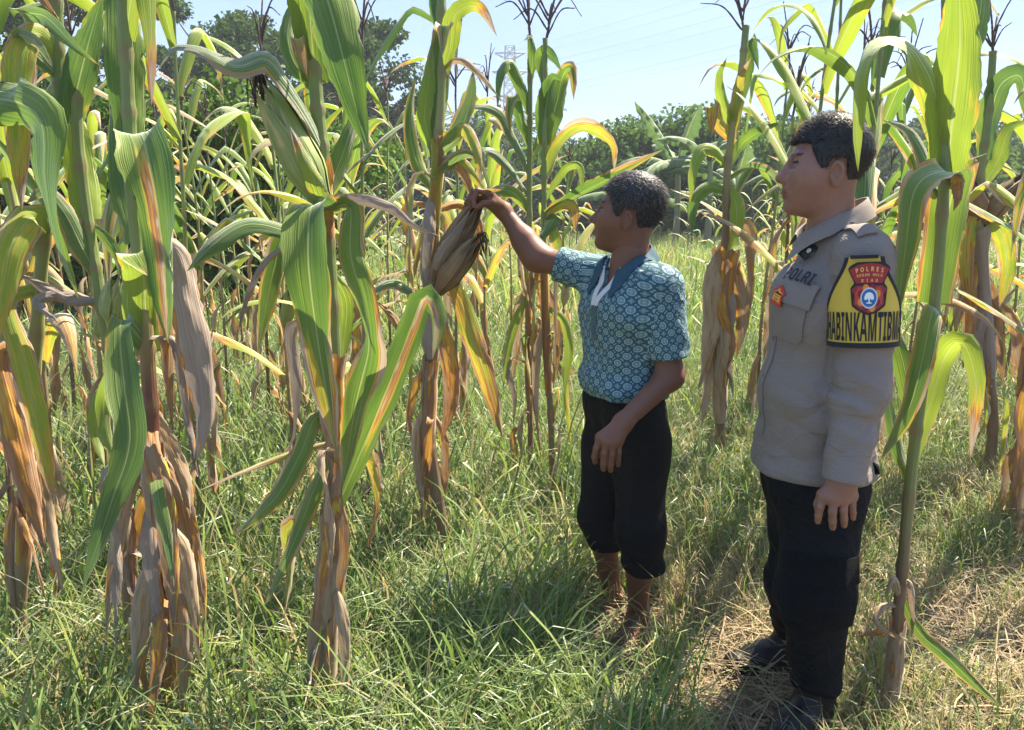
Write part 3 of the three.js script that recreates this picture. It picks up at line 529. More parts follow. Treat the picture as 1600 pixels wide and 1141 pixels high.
// ---------------------------------------------------------------- maize: plants further back, a few kinds grown by rule and copied
function growPlant(seed, o) {
  const r = rng(seed * 17 + 3), H = o.h, g = new THREE.Group(), lx = (r() - .5) * .18, lz = (r() - .5) * .18;
  const stem = t => V(lx * t * t + .012 * Math.sin(t * 9 + seed), H * t, lz * t * t + .012 * Math.cos(t * 7 + seed));
  const sp = [0, .15, .3, .45, .6, .75, .9, 1].map(stem), nl = o.leaves ?? 13, all = [];
  const put = (name, geo, mat) => { if (o.merge) all.push([geo, mat]); else { const m = new THREE.Mesh(geo, mat); m.name = name; g.add(m); } };
  put('stalk', stalkGeo(sp, .0125, .006, o.dry > .6 ? [STB, STB, STB, STY] : [STB, STB, STY, STG, STG], o.merge ? 10 : 30, o.merge ? 5 : 7), stalkMat);
  const az0 = r() * 6.28;
  for (let i = 0; i < nl; i++) {
    const t = .1 + .84 * i / (nl - 1), dead = t < o.dry - .1 + .2 * r(), az = az0 + (i % 2) * Math.PI + (r() - .5) * 1.1, p = stem(t), pts = [p];
    const L = (dead ? .45 + .3 * r() : (.62 + .3 * r()) * (t > .8 ? .72 : 1)) * (o.size ?? 1), w = (dead ? .05 + .03 * r() : .06 + .028 * r()) * (t > .85 ? .72 : 1) * (o.size ?? 1);
    let th = dead ? 1.5 + r() * .8 : lerp(.75, .28, smooth(.3, .9, t)) + .2 * r(); const droop = dead ? 3.05 - th : (1.1 + 1.3 * r()) * (r() < .2 ? .35 : 1), pw = 1.2 + 1.6 * r(), kinkAt = r() < .45 ? 3 + Math.floor(r() * 3) : 99, kinkBy = .6 + .8 * r(), q = p.clone(), steps = 8; let a = az;
    for (let k = 1; k <= steps; k++) { const s = k / steps, e = Math.min(3.08, th + (dead ? droop * Math.min(1, s * 3) : droop * Math.pow(s, pw))); a += (r() - .5) * (dead ? .5 : .16); if (!dead && k === kinkAt) th += kinkBy; q.add(V(Math.sin(e) * Math.cos(a), Math.cos(e), Math.sin(e) * Math.sin(a)).multiplyScalar(L / steps)); if (q.y < .02) q.y = .02; pts.push(q.clone()); }
    const side = V(-Math.sin(az), 0, Math.cos(az));
    const kinds = dead ? ['dry', 'dry2', 'rust', 'dry', 'grey', 'dry2'] : t < o.dry + .22 ? ['half', 'edge', 'yellow', 'tip', 'orange'] : o.lime ? ['lime', 'green', 'lime', 'green', 'tip', 'edge', 'half'] : ['green', 'edge', 'green2', 'lime', 'silver', 'tip', 'half', 'green'];
    put('leaf', blade(pts, w, () => side.clone(), { seed: seed * 50 + i, n: o.merge ? 7 : 16, m: o.merge ? 2 : 4, twist: (r() - .5) * (dead ? 3 : 1.6), crumple: dead ? .25 : .02, wave: dead ? .2 : .1, fold: .28 }), LM[kinds[Math.floor(r() * kinds.length)]]);
  }
  if (o.ear && !o.merge) { const p = stem(.45 + .1 * r()), a = r() * 6.28, d = V(Math.cos(a) * .1, .2, Math.sin(a) * .1); addEar(g, p, p.clone().add(d), .06, o.dry > .5 ? HM.tan : HM.green, seed, true, 5); }
  if (!o.merge || r() < .8) put('tassel', tasselGeo(stem(1), .28 + .1 * r(), seed, V((r() - .5) * .12, 0, (r() - .5) * .12), o.merge ? 3 : 7), tasselMat);
  return { g, all };
}
const protos = [
  growPlant(1, { h: 2.15, dry: .5, ear: 1 }), growPlant(2, { h: 2.3, dry: .42, lime: 1 }), growPlant(3, { h: 2.0, dry: .62, ear: 1 }), growPlant(4, { h: 2.35, dry: .36, lime: 1, ear: 1 }),
  growPlant(5, { h: 1.85, dry: .78 }), growPlant(6, { h: 2.2, dry: .46 }), growPlant(7, { h: 2.05, dry: .55, ear: 1, lime: 1 }), growPlant(8, { h: 2.4, dry: .34 }),
].map(q => q.g);
const LEFT = 'maize plants in the back rows on the left', RIGHT = 'maize plants in the back rows on the right';
const rowsAt = [ // pixel column at eye height, metres ahead, kind, height factor
  [292, 2.75, 1, .92], [570, 3.0, 5, .93], [455, 3.1, 3, .86], [62, 2.8, 3, 1], [150, 3.1, 0, .95], [232, 3.5, 4, .9], [-40, 3.2, 1, 1], [520, 3.9, 7, .82], [560, 4.3, 2, .95], [330, 4.1, 0, .9], [420, 4.5, 4, .95], [715, 4.3, 0, .95], [760, 4.9, 3, .9],
  [20, 4.0, 5, .9], [110, 4.4, 2, .95], [195, 4.7, 6, .9], [285, 5.2, 3, .85], [480, 5.3, 5, .9], [610, 5.5, 1, .95], [690, 5.7, 4, .9], [380, 5.8, 0, .9], [555, 6.4, 6, .9], [745, 6.6, 2, .9], [800, 5.9, 5, .9], [70, 5.4, 4, .9], [150, 6.2, 1, .9], [-20, 5.8, 7, .9], [240, 6.6, 5, .85], [330, 7.2, 2, .9], [640, 7.4, 7, .9], [450, 7.4, 3, .9], [875, 5.2, 6, .85], [180, 3.9, 0, .9], [460, 4.2, 0, .8], [-10, 2.6, 0, .95], [355, 4.8, 1, .85],
  [1215, 4.2, 4, 1.05], [1248, 3.3, 3, 1.02], [1312, 2.9, 7, 1.0], [1186, 4.8, 1, 1.0], [1282, 3.9, 1, 1.08], [1345, 3.6, 6, 1.04], [1395, 4.1, 5, .95], [1604, 3.1, 2, 1.0], [1625, 4.2, 3, 1.05], [1420, 5.2, 0, .9], [1225, 5.6, 5, .95], [1320, 5.2, 3, 1], [1575, 5.2, 1, .92], [1270, 6.8, 6, .95], [1370, 6.6, 2, .9], [1640, 6.0, 0, .95], [1650, 3.0, 1, 1], [1720, 3.6, 5, 1], [1760, 4.6, 3, .95], [1470, 7.4, 4, .85],
];
const looks = ['ear-bearing half dry', 'drooping pale green', 'mostly withered', 'tall lime green', 'dead tan', 'dark-topped half dry', 'pale half dry', 'tall dark green'];
const ord = ['leftmost', 'second', 'third', 'fourth', 'fifth', 'sixth', 'seventh', 'eighth', 'ninth', 'tenth', 'eleventh', 'twelfth', 'thirteenth', 'fourteenth', 'fifteenth', 'sixteenth', 'seventeenth', 'eighteenth', 'nineteenth', 'twentieth', 'twenty-first', 'twenty-second', 'twenty-third', 'twenty-fourth', 'twenty-fifth', 'twenty-sixth', 'twenty-seventh', 'twenty-eighth', 'twenty-ninth', 'thirtieth'];
const rowOf = D => D < 3.7 ? 'first' : D < 5 ? 'second' : 'rearmost', used = new Set();
rowsAt.forEach(([px, D, k, s], i) => {
  const first = !used.has(k); used.add(k);
  const g = first ? protos[k] : protos[k].clone(); g.name = numbered('maize_plant'); g.userData = {};
  const x = (px - 800) / FOC * D / .98; g.position.set(x, groundH(x, -D) - .01, -D); g.rotation.y = (i * 2.399) % 6.283; g.scale.setScalar(s);
  const n = rowsAt.filter(q => rowOf(q[1]) === rowOf(D) && q[0] < px).length;
  tag(g, `${looks[k]} maize plant, ${ord[n]}${n ? ' from the left' : ''} in the ${rowOf(D)} back row`, 'maize plant', x < .4 ? LEFT : RIGHT); scene.add(g);
});

// far plants in the open field: too small to show parts, one mesh each
const farMats = [LM.lime, LM.half, LM.dry];
function farProto(seed) {
  const { all } = growPlant(seed, { h: 1.5 + .3 * (seed % 3), dry: .3 + .1 * (seed % 4), merge: 1, leaves: 9, lime: 1, size: .85 });
  const by = new Map(); for (const [g, m] of all) { const k = m === stalkMat || m === tasselMat ? tasselMat : m; g.deleteAttribute('color'); if (!by.has(k)) by.set(k, []); by.get(k).push(g); }
  const gs = [], ms = []; for (const [m, a] of by) { gs.push(mergeGeometries(a)); ms.push(m); }
  return [mergeGeometries(gs, true), ms];
}
const fars = [11, 12, 13, 14, 15].map(farProto);
{
  const r = rng(77);
  for (let i = 0; i < 150; i++) {
    const D = 8.5 + 26 * Math.pow(r(), 1.15), px = -60 + r() * 1720, x = (px - 800) / FOC * D, [g, m] = fars[i % 5];
    if (px > 880 && px < 1120 && D < 12) continue;
    const o = new THREE.Mesh(g, m); o.name = numbered('maize_plant'); o.position.set(x, groundH(x, -D) - .02, -D); o.rotation.y = r() * 6.28; o.scale.setScalar(.75 + .45 * r());
    tag(o, 'small maize plant far out in the open weedy field', 'maize plant', 'small maize plants far out in the field'); scene.add(o);
  }
}

// ---------------------------------------------------------------- ground and grass
{
  const tex = colorTex(512, 512, (u, v) => {
    const x = u * 6, y = v * 6, P = 6, w = (a, b, k) => { const f = (p, q) => fbm(p * k, q * k, k); return f(a, b) * (1 - u) * (1 - v) + f(a - P, b) * u * (1 - v) + f(a, b - P) * (1 - u) * v + f(a - P, b - P) * u * v; };
    const a = w(x, y, 1.3), b = w(x, y, 6), s = w(x * 2.5, y, 9); let c = mixc([.115, .082, .052], [.21, .165, .10], clamp(.5 + b * .9 + s * .5)); c = mixc(c, [.075, .105, .03], smooth(.0, .5, a + b * .4) * .7); return c;
  });
  tex.repeat.set(1 / 3, 1 / 3);
  const pos = [], idx = [], uv = [], nx = 90, nz = 110;
  for (let j = 0; j <= nz; j++) for (let i = 0; i <= nx; i++) { const t = j / nz, z = 4 - 8 * t - 390 * Math.pow(t, 4), w = 6 + Math.abs(z - 4) * 1.2, x = (i / nx * 2 - 1) * w; pos.push(x, groundH(x, z), z); uv.push(x, z); if (i < nx && j < nz) { const k = j * (nx + 1) + i; idx.push(k, k + 1, k + nx + 1, k + 1, k + nx + 2, k + nx + 1); } }
  const m = new THREE.Mesh(geom(pos, idx, uv), new THREE.MeshStandardMaterial({ map: tex, roughness: 1, bumpMap: greyTex(256, 256, (u, v) => .5 + .5 * noise(u * 90, v * 90, 3)), bumpScale: .02 }));
  m.name = 'ground'; tag(m, 'weedy soil of the maize field under grass and straw', 'ground', null, 'structure'); scene.add(m);
}
// tufts: many thin blades in one small mesh, then scattered as instances
function tuftGeo(seed, n, len, wid, spread, bend, seg = 4, flat = 0) {
  const r = rng(seed), pos = [], idx = [], uv = [];
  for (let b = 0; b < n; b++) {
    const a = r() * 6.28, L = len * (.45 + .75 * r()), w = wid * (.6 + .7 * r()), bx = (r() - .5) * spread, bz = (r() - .5) * spread, sa = a + 1.57 + (r() - .5) * 1.2; let th = flat ? 1.35 + .2 * r() : .08 + .35 * r(), x = bx, y = flat ? .004 + .05 * r() : -.01, z = bz; const k0 = pos.length / 3, bd = bend * (.3 + 1.1 * r()), kink = r() < .25 ? 1.2 : 0;
    for (let i = 0; i <= seg; i++) {
      const t = i / seg, ww = w * (i === seg ? .06 : 1 - .55 * t * t) / 2; pos.push(x - Math.cos(sa) * ww, y, z - Math.sin(sa) * ww, x + Math.cos(sa) * ww, y, z + Math.sin(sa) * ww); uv.push(0, t, 1, t);
      const e = th + (flat ? .25 * Math.sin(t * 4 + b) : bd * t * t + (kink && t > .6 ? kink : 0)); x += Math.sin(e) * Math.cos(a) * L / seg; z += Math.sin(e) * Math.sin(a) * L / seg; y += Math.cos(e) * L / seg; if (y < .003) y = .003 + .01 * r();
      if (i < seg) { const k = k0 + i * 2; idx.push(k, k + 1, k + 2, k + 1, k + 3, k + 2); }
    }
  }
  return geom(pos, idx, uv);
}
const grassMat = new THREE.MeshPhysicalMaterial({ color: 0xffffff, roughness: 1, transmission: .5, thickness: 0, clearcoat: .12, clearcoatRoughness: .5, side: THREE.DoubleSide });
const strawMat = new THREE.MeshPhysicalMaterial({ color: 0xffffff, roughness: 1, transmission: .2, thickness: 0, clearcoat: .1, clearcoatRoughness: .5, side: THREE.DoubleSide });
function scatter(name, label, cat, geos, mat, count, place, color, seed) {
  const r = rng(seed), per = geos.map(() => []), M = new THREE.Matrix4(), q = new THREE.Quaternion(), e = new THREE.Euler();
  for (let i = 0; i < count; i++) { const p = place(r); if (!p) continue; e.set((r() - .5) * .25, r() * 6.28, (r() - .5) * .25); q.setFromEuler(e); const s = p.s * (.7 + .6 * r()); M.compose(V(p.x, groundH(p.x, p.z) - .004, p.z), q, V(s, s * (p.sy ?? 1), s)); per[Math.floor(r() * geos.length)].push([M.clone(), color(r, p)]); }
  const g = geos.length > 1 ? null : null;
  geos.forEach((geo, k) => { const im = new THREE.InstancedMesh(geo, mat, per[k].length); per[k].forEach(([m, c], i) => { im.setMatrixAt(i, m); im.setColorAt(i, new THREE.Color().setRGB(...c)); }); im.name = numbered(name); tag(im, label, cat, null, 'stuff'); im.frustumCulled = false; scene.add(im); });
}
// how green and how trodden a spot is: straw shows through near the officer and on the right, lush grass in front of the middle
const lush = (x, z) => { const n = fbm(x * 1.1 + 4, z * 1.1, 2); const right = smooth(.35, .9, x) * smooth(5.5, 2.5, -z); return clamp(.72 + .5 * n - .36 * smooth(.42, .7, x) * smooth(3.2, 2.2, -z) - .3 * right - .25 * smooth(-.8, -1.6, x) * smooth(1.6, 2.6, -z) * smooth(4, 3, -z)); };
const wedge = (r, d0, d1, pw, pad = .42) => { const D = lerp(d0, d1, Math.pow(r(), pw)), x = (r() * 2 - 1) * (.68 + pad) * D + (r() - .5) * .6; return { x, z: -D }; };
const clear = p => { const D = -p.z, q = p.x / D; return !(q > .07 && q < .23 && D > 1.65 && D < 2.55) && !(q > .24 && q < .48 && D > 1.3 && D < 2.3); };   // short grass in front of the men's feet
const gcol = (r, p) => { const k = r(), l = p.l ?? .6, v = .75 + .5 * r(); const c = k < .05 + .5 * (1 - l) ? [.33, .27, .115] : k < .5 ? [.14, .228, .030] : k < .8 ? [.10, .182, .025] : [.20, .27, .04]; return c.map(x => x * v); };
const fine = [21, 22, 23, 24].map(s => tuftGeo(s, 18, .33, .0040, .13, 1.8)), tall = [31, 32, 33].map(s => tuftGeo(s, 8, .50, .0075, .10, 1.7, 6)), straw = [41, 42, 43].map(s => tuftGeo(s, 26, .26, .0042, .3, .5, 3, 1));
scatter('dry_straw', 'dry tan straw and dead stems lying on the soil', 'straw', straw, strawMat, 8200, r => { const p = wedge(r, .9, 9, .75); p.l = lush(p.x, p.z); p.s = 1; return p; }, (r, p) => { const v = .6 + .7 * r(); return (r() < .6 ? [.27, .205, .12] : r() < .6 ? [.18, .125, .072] : [.24, .225, .10]).map(x => x * v); }, 5);
scatter('grass', 'fine green grass covering the field floor', 'grass', fine, grassMat, 26000, r => { const p = wedge(r, .9, 9, .72); p.l = lush(p.x, p.z); if (r() > .25 + .9 * p.l) return null; p.s = .65 + .65 * p.l; if (!clear(p)) { if (r() < .72) return null; p.s *= .32; } return p; }, gcol, 6);
scatter('tall_grass', 'taller broad-bladed weed grass standing among the plants', 'grass', tall, grassMat, 2000, r => { const p = wedge(r, .95, 8, .8); p.l = lush(p.x, p.z); if (p.l < .55 || r() > p.l || (p.x > .55 && -p.z < 3.4) || !clear(p)) return null; p.s = .5 + .5 * p.l * (.6 + .6 * r()); return p; }, gcol, 7);
scatter('tall_grass', 'long green grass blades rising in the shaded foreground', 'grass', tall, grassMat, 4600, r => { const D = lerp(.95, 3.4, Math.pow(r(), .8)), p = { x: lerp(-.85 * D, .45, r()), z: -D, l: .85 }; if (!clear(p) || r() > .55 + .6 * fbm(p.x * 2, p.z * 2, 5)) return null; p.s = .45 + .45 * r(); return p; }, gcol, 9);
scatter('tall_grass', 'knee-high green weeds between the back rows of maize', 'grass', tall, grassMat, 2600, r => { const D = lerp(2.6, 8, r()), p = { x: lerp(-.75 * D, .12 * D, r()), z: -D, l: .9 }; if (r() > .6 + .7 * fbm(p.x * .9, p.z * .9, 8)) return null; p.s = .7 + .5 * r(); return p; }, gcol, 14);
// low broadleaf weeds
function weedGeo(seed) { const q = rng(seed), gs = []; for (let k = 0; k < 9; k++) { const a = k * 2.4 + q(), h = .03 + .10 * q(), L = .035 + .035 * q(), b = V((q() - .5) * .04, h, (q() - .5) * .04), d = V(Math.cos(a), .35, Math.sin(a)); gs.push(blade([b, b.clone().addScaledVector(d, L * .5), b.clone().addScaledVector(d, L).add(V(0, -.014, 0))], L * .5, () => V(-Math.sin(a), 0, Math.cos(a)), { seed: k + 1, n: 5, m: 2, base: .15, peak: .42, wave: 0 })); gs.push(tube([V(0, 0, 0), b], .0012, 3, 2, null, false)); } return mergeGeometries(gs); }
scatter('broadleaf_weed', 'low broadleaf weeds mixed into the grass', 'weeds', [61, 62, 63].map(weedGeo), grassMat, 420, r => { const p = wedge(r, 1.2, 6, .8); if (!clear(p) || p.x > .5) return null; p.s = .45 + .35 * r(); return p; }, r => { const v = .7 + .6 * r(); return [.09 * v, .19 * v, .03 * v]; }, 12);
const mead = [51, 52, 53].map(s => tuftGeo(s, 24, .55, .014, .55, 1.3, 3));
scatter('meadow_grass', 'sunlit weeds and grass filling the open field behind', 'grass', mead, grassMat, 22000, r => { const p = wedge(r, 7.0, 60, .85, .6); p.l = .8; p.s = .75 + .7 * r(); return p; }, (r, p) => { const v = .8 + .5 * r(), k = r(); return (k < .2 ? [.38, .33, .12] : k < .6 ? [.22, .30, .045] : [.14, .235, .04]).map(x => x * v); }, 8);

// ---------------------------------------------------------------- background: trees, palms, bananas, pylon, wires
const barkMat = new THREE.MeshStandardMaterial({ map: colorTex(64, 128, (u, v) => { const n = fbm(u * 8, v * 14, 4); return [.14 + .06 * n, .11 + .05 * n, .085 + .04 * n]; }), roughness: .95 });
const crownMat = c => new THREE.MeshPhysicalMaterial({ color: new THREE.Color().setRGB(...c), vertexColors: true, roughness: 1, transmission: .3, thickness: 0, side: THREE.DoubleSide, specularIntensity: .3 });
const CR = { dark: crownMat([.050, .100, .022]), mid: crownMat([.095, .17, .03]), blue: crownMat([.045, .092, .030]) };
function leavesGeo(r, clumps, per, size, ragged = 1) {              // small folded leaf faces through each clump's volume
  const pos = [], idx = [], col = [];
  for (const [c, R] of clumps) for (let i = 0; i < per; i++) {
    const a = r() * 6.283, b = Math.acos(2 * r() - 1), q = Math.pow(r(), .45) * R, p = V(Math.sin(b) * Math.cos(a) * q * 1.15, Math.cos(b) * q * .75, Math.sin(b) * Math.sin(a) * q * 1.15).add(c);
    const d = V(r() - .5, r() - .65, r() - .5).normalize(), s = V(r() - .5, r() - .5, r() - .5).cross(d).normalize(), n = d.clone().cross(s), L = size * (.6 + .8 * r()), w = L * (.32 + .2 * r()), k = pos.length / 3, v = .75 + .5 * r();
    const m = p.clone().addScaledVector(d, L * .5), e = p.clone().addScaledVector(d, L).addScaledVector(n, -L * .15);
    for (const z of [p, m.clone().addScaledVector(s, w).addScaledVector(n, L * .12), e, m.clone().addScaledVector(s, -w).addScaledVector(n, L * .12)]) { pos.push(z.x, z.y, z.z); col.push(v, v * (.95 + .1 * r()), v * .9); }
    idx.push(k, k + 1, k + 2, k, k + 2, k + 3);
  }
  return geom(pos, idx, null, null, col);
}
function tree(name, label, base, h, rx, o) {
  const r = rng(o.seed), g = thing(name, label, o.cat ?? 'tree', base, o.group), wood = [], clumps = [], t0 = h * (o.bare ?? .3), lean = (r() - .5) * h * .1;
  const tp = t => base.clone().add(V(lean * t, h * .92 * t, lean * .5 * t)), tr = o.tr ?? h * .022;
  wood.push(tube([0, .3, .6, 1].map(tp), t => tr * (1 - .85 * t) + .02, 7, 14));
  for (let i = 0; i < (o.limbs ?? 16); i++) {
    const t = lerp((o.bare ?? .3), .95, (i + r()) / (o.limbs ?? 16)), s = tp(t), a = i * 2.4 + r(), e = rx * (o.shape ? o.shape(t) : Math.sin(Math.PI * clamp((t - .15) / .9)) * .9 + .2) * (.65 + .5 * r()), end = s.clone().add(V(Math.cos(a) * e, e * (.25 + .5 * r()), Math.sin(a) * e)), mid = s.clone().lerp(end, .5).add(V(0, -.06 * e, 0));
    wood.push(tube([s, mid, end], u => tr * .4 * (1 - t * .5) * (1 - .85 * u) + .008, 5, 7, null, false));
    const R = rx * (o.clump ?? .3) * (.7 + .6 * r()); clumps.push([end, R]); if (r() < .75) clumps.push([mid.clone().lerp(end, .4).add(V((r() - .5) * R, r() * R * .5, (r() - .5) * R)), R * .75]);
  }
  clumps.push([tp(1), rx * (o.clump ?? .3)]);
  part('trunk', mergeGeometries(wood), barkMat, g); part('crown', leavesGeo(r, clumps, o.per ?? 130, o.leaf ?? .3), o.mat, g);
  return g;
}
const gpos = (px, D) => V((px - 800) / FOC * D / .98, 0, -D);
const heightTo = (py, D) => CAMH + D * Math.tan(Math.atan(-(py - 570.5) / FOC) - PITCH);
// tall trees behind the left plants
tree('broadleaf_tree', 'dark spreading tree with a layered crown beside the bare-topped tree', gpos(378, 34), heightTo(30, 34), 3.3, { seed: 3, mat: CR.dark, limbs: 22, per: 420, leaf: .21, clump: .26, bare: .25 });
tree('broadleaf_tree', 'thin grey-green tree with sparse bare twigs at its top', gpos(432, 38), heightTo(5, 38), 2.6, { seed: 4, mat: CR.blue, limbs: 20, per: 170, leaf: .19, clump: .24, bare: .3 });
tree('broadleaf_tree', 'big dark rounded tree right of the plant with the pale ear', gpos(590, 36), heightTo(18, 36), 2.7, { seed: 5, mat: CR.dark, limbs: 24, per: 460, leaf: .21, clump: .3, bare: .15 });
tree('broadleaf_tree', 'dark tree top showing at the upper left corner', gpos(40, 26), heightTo(-60, 26), 3.0, { seed: 6, mat: CR.dark, limbs: 22, per: 420, leaf: .19, clump: .3, bare: .2 });
tree('broadleaf_tree', 'smaller dark tree under the two tall left trees', gpos(500, 32), heightTo(140, 32), 2.2, { seed: 7, mat: CR.blue, limbs: 16, per: 360, leaf: .2, clump: .34, bare: .15 });
// leafy shrubs at the left field edge
[[70, 10.5, 150, 1.7, 11], [220, 9.5, 215, 1.25, 12], [345, 10, 200, 1.4, 13], [470, 12, 235, 1.4, 14], [-60, 9, 120, 1.4, 15]].forEach(([px, D, py, rx, seed], i) =>
  tree('shrub', ['broad dark green shrub behind the leftmost plants', 'low leafy shrub behind the orange-striped leaf', 'bright green feathery shrub behind the pale ear plant', 'low green shrub behind the middle of the left maize', 'dark shrub at the very left edge'][i], gpos(px, D), heightTo(py, D), rx, { cat: 'shrub', seed, mat: i === 2 ? CR.mid : i === 0 || i === 4 ? CR.dark : CR.mid, limbs: 22, per: 420, leaf: .085, clump: .34, bare: .06, tr: .035, group: 'leafy shrubs at the left field edge' }));
// the hazy wood edge behind the field
[[560, 44, 215, 4], [640, 48, 225, 3.8], [700, 40, 214, 3], [845, 52, 262, 3], [905, 46, 258, 3], [950, 58, 250, 4], [1000, 50, 252, 3.2], [1120, 44, 215, 2.6], [1190, 48, 225, 3.4], [1260, 44, 215, 3.2], [1340, 50, 232, 3.8], [1420, 46, 205, 3.2], [1500, 52, 250, 3.6], [1560, 48, 240, 3.4], [1590, 60, 175, 2.6], [1640, 46, 235, 3.4], [420, 42, 235, 3.2], [250, 40, 215, 3.4], [130, 42, 205, 3.2], [1060, 60, 255, 4], [1760, 44, 230, 4], [1900, 48, 225, 4.4], [2050, 46, 230, 4.4], [-40, 42, 210, 4], [-200, 46, 220, 4.4], [-360, 44, 225, 4.4]].forEach(([px, D, py, rx], i) =>
  tree('broadleaf_tree', `hazy dark tree, ${ord[[560, 640, 700, 845, 905, 950, 1000, 1120, 1190, 1260, 1340, 1420, 1500, 1560, 1590, 1640, 420, 250, 130, 1060, 1760, 1900, 2050, -40, -200, -360].filter(q => q < px).length]}${px > -360 ? ' from the left' : ''} in the wood edge behind the field`, gpos(px, D), heightTo(py, D), rx, { seed: 60 + i, mat: i % 3 ? CR.blue : CR.dark, limbs: 15, per: 330, leaf: .27, clump: .42, bare: .05, group: 'trees of the far wood edge' }));

[[985, 33, 228, 2.2], [1035, 34, 205, 2.4], [1082, 33, 196, 2.4], [1130, 32, 204, 2.2], [1480, 34, 240, 2.6], [900, 36, 250, 2.2]].forEach(([px, D, py, rx], i) =>
  tree('broadleaf_tree', `mid-green bushy tree, ${ord[[985, 1035, 1082, 1130, 1480, 900].filter(q => q < px).length]}${px > 900 ? ' from the left' : ''} among those just behind the bananas`, gpos(px, D), heightTo(py, D), rx, { seed: 90 + i, mat: CR.mid, limbs: 15, per: 300, leaf: .22, clump: .42, bare: .05, group: 'bushy trees behind the bananas' }));
function palm(label, base, h, fl, seed, group) {
  const r = rng(seed), g = thing('oil_palm', label, 'palm tree', base, group);
  part('trunk', tube([base, base.clone().add(V(.1, h * .5, 0)), base.clone().add(V(.15, h, .1))], t => .28 - .06 * t + .04 * Math.sin(t * 60), 8, 40), barkMat, g);
  const pos = [], idx = [], col = [], top = base.clone().add(V(.15, h, .1));
  for (let f = 0; f < 30; f++) {
    const a = f * 2.4, up = lerp(1.35, -.35, f / 30) + (r() - .5) * .2, n = 22; let e = up, p = top.clone();
    for (let i = 0; i < n; i++) {
      e -= .075 + .03 * (f / 30); const d = V(Math.cos(e) * Math.cos(a), Math.sin(e), Math.cos(e) * Math.sin(a)), q = p.clone().addScaledVector(d, fl / n), side = V(-Math.sin(a), 0, Math.cos(a)), L = fl * .26 * Math.sin(Math.PI * clamp((i + 2) / (n + 3)));
      if (i > 2) for (const s of [-1, 1]) { const tipp = q.clone().addScaledVector(side, s * L * .8).addScaledVector(d, L * .45).add(V(0, -L * (.35 + .3 * r()), 0)), k = pos.length / 3, v = .8 + .4 * r(), b2 = q.clone().addScaledVector(d, -.09); for (const z of [q, b2, tipp]) { pos.push(z.x, z.y, z.z); col.push(v, v, v); } idx.push(k, k + 1, k + 2); }
      const k = pos.length / 3; for (const z of [p.clone().addScaledVector(side, .03), p.clone().addScaledVector(side, -.03), q.clone().addScaledVector(side, .025), q.clone().addScaledVector(side, -.025)]) { pos.push(z.x, z.y, z.z); col.push(1, 1, .8); } idx.push(k, k + 1, k + 2, k + 1, k + 3, k + 2); p = q;
    }
  }
  part('fronds', geom(pos, idx, null, null, col), CR.blue, g);
}
palm('dark oil palm with drooping fronds left of the reaching arm', gpos(742, 36), heightTo(225, 36), 3.2, 1);
palm('oil palm standing behind the upright leaves of the middle maize', gpos(800, 40), heightTo(222, 40), 3.4, 2);
palm('oil palm low in the wood edge, under the wires', gpos(872, 48), heightTo(262, 48), 3.4, 6);
palm('taller palm silhouette right of the grey-haired head', gpos(990, 62), heightTo(205, 62), 2.6, 3);
palm('shorter palm silhouette beside the taller one', gpos(966, 66), heightTo(214, 66), 2.4, 4);
palm('oil palm behind the officer and the tall plant at his back', gpos(1408, 40), heightTo(250, 40), 3.2, 5);

const bananaMat = new THREE.MeshPhysicalMaterial({ map: colorTex(64, 256, (u, v) => { const e = Math.abs(2 * u - 1), n = noise(v * 60, e * 2, 5), c = mixc([.075, .15, .04], [.13, .21, .06], .5 + .5 * n); return mixc(c, [.30, .34, .14], smooth(.08, .02, e)); }), roughness: 1, transmission: .4, thickness: 0, clearcoat: .15, clearcoatRoughness: .4, side: THREE.DoubleSide });
function banana(label, base, h, spec, seed) {
  const g = thing('banana_plant', label, 'banana plant', base, 'banana plants at the field edge'), r = rng(seed);
  part('pseudostem', tube([base, base.clone().add(V(.05, h * .5, 0)), base.clone().add(V(0, h, 0))], t => .13 - .05 * t, 9, 12, t => mixc([.16, .13, .08], [.16, .2, .08], t)), stalkMat, g);
  for (let [az, el, L, droop, w] of spec) { const pts = [base.clone().add(V(0, h * .95, 0))]; let e = el; L *= 1.25; w *= 1.35; const p = pts[0].clone(); for (let k = 0; k < 7; k++) { p.add(V(Math.cos(e) * Math.cos(az), Math.sin(e), Math.cos(e) * Math.sin(az)).multiplyScalar(L / 7)); e -= droop / 7; pts.push(p.clone()); }
    part('leaf', blade(pts, w, () => V(-Math.sin(az), 0, Math.cos(az)), { seed: seed * 9 + Math.round(az * 10), base: .12, peak: .45, tipPow: 3.2, fold: .35, ragged: .35, wave: .04, n: 26, m: 6, twist: (r() - .5) * 1.2 }), bananaMat, g); }
}
banana('banana plant with an upright torn leaf, right of the palms', gpos(1046, 26), 2.9, [[2.9, 1.15, 2.2, .5, .55], [1.2, 1.3, 1.9, .6, .5], [.1, 1.0, 2.0, 1.4, .55], [3.6, .7, 2.0, 1.5, .55], [5.2, .6, 2.0, 1.6, .5], [2.2, .45, 2.2, 1.4, .55], [4.4, 1.0, 1.8, 1.2, .5]], 1);
banana('banana plant with tattered leaves next to the withered maize', gpos(1094, 25), 3.0, [[.4, 1.35, 2.3, .3, .5], [2.6, .9, 2.1, 1.4, .55], [1.4, .8, 1.9, 1.3, .5], [4.0, .6, 2.0, 1.5, .55], [5.6, .9, 2.0, 1.4, .5], [3.2, .4, 2.0, 1.2, .55]], 2);
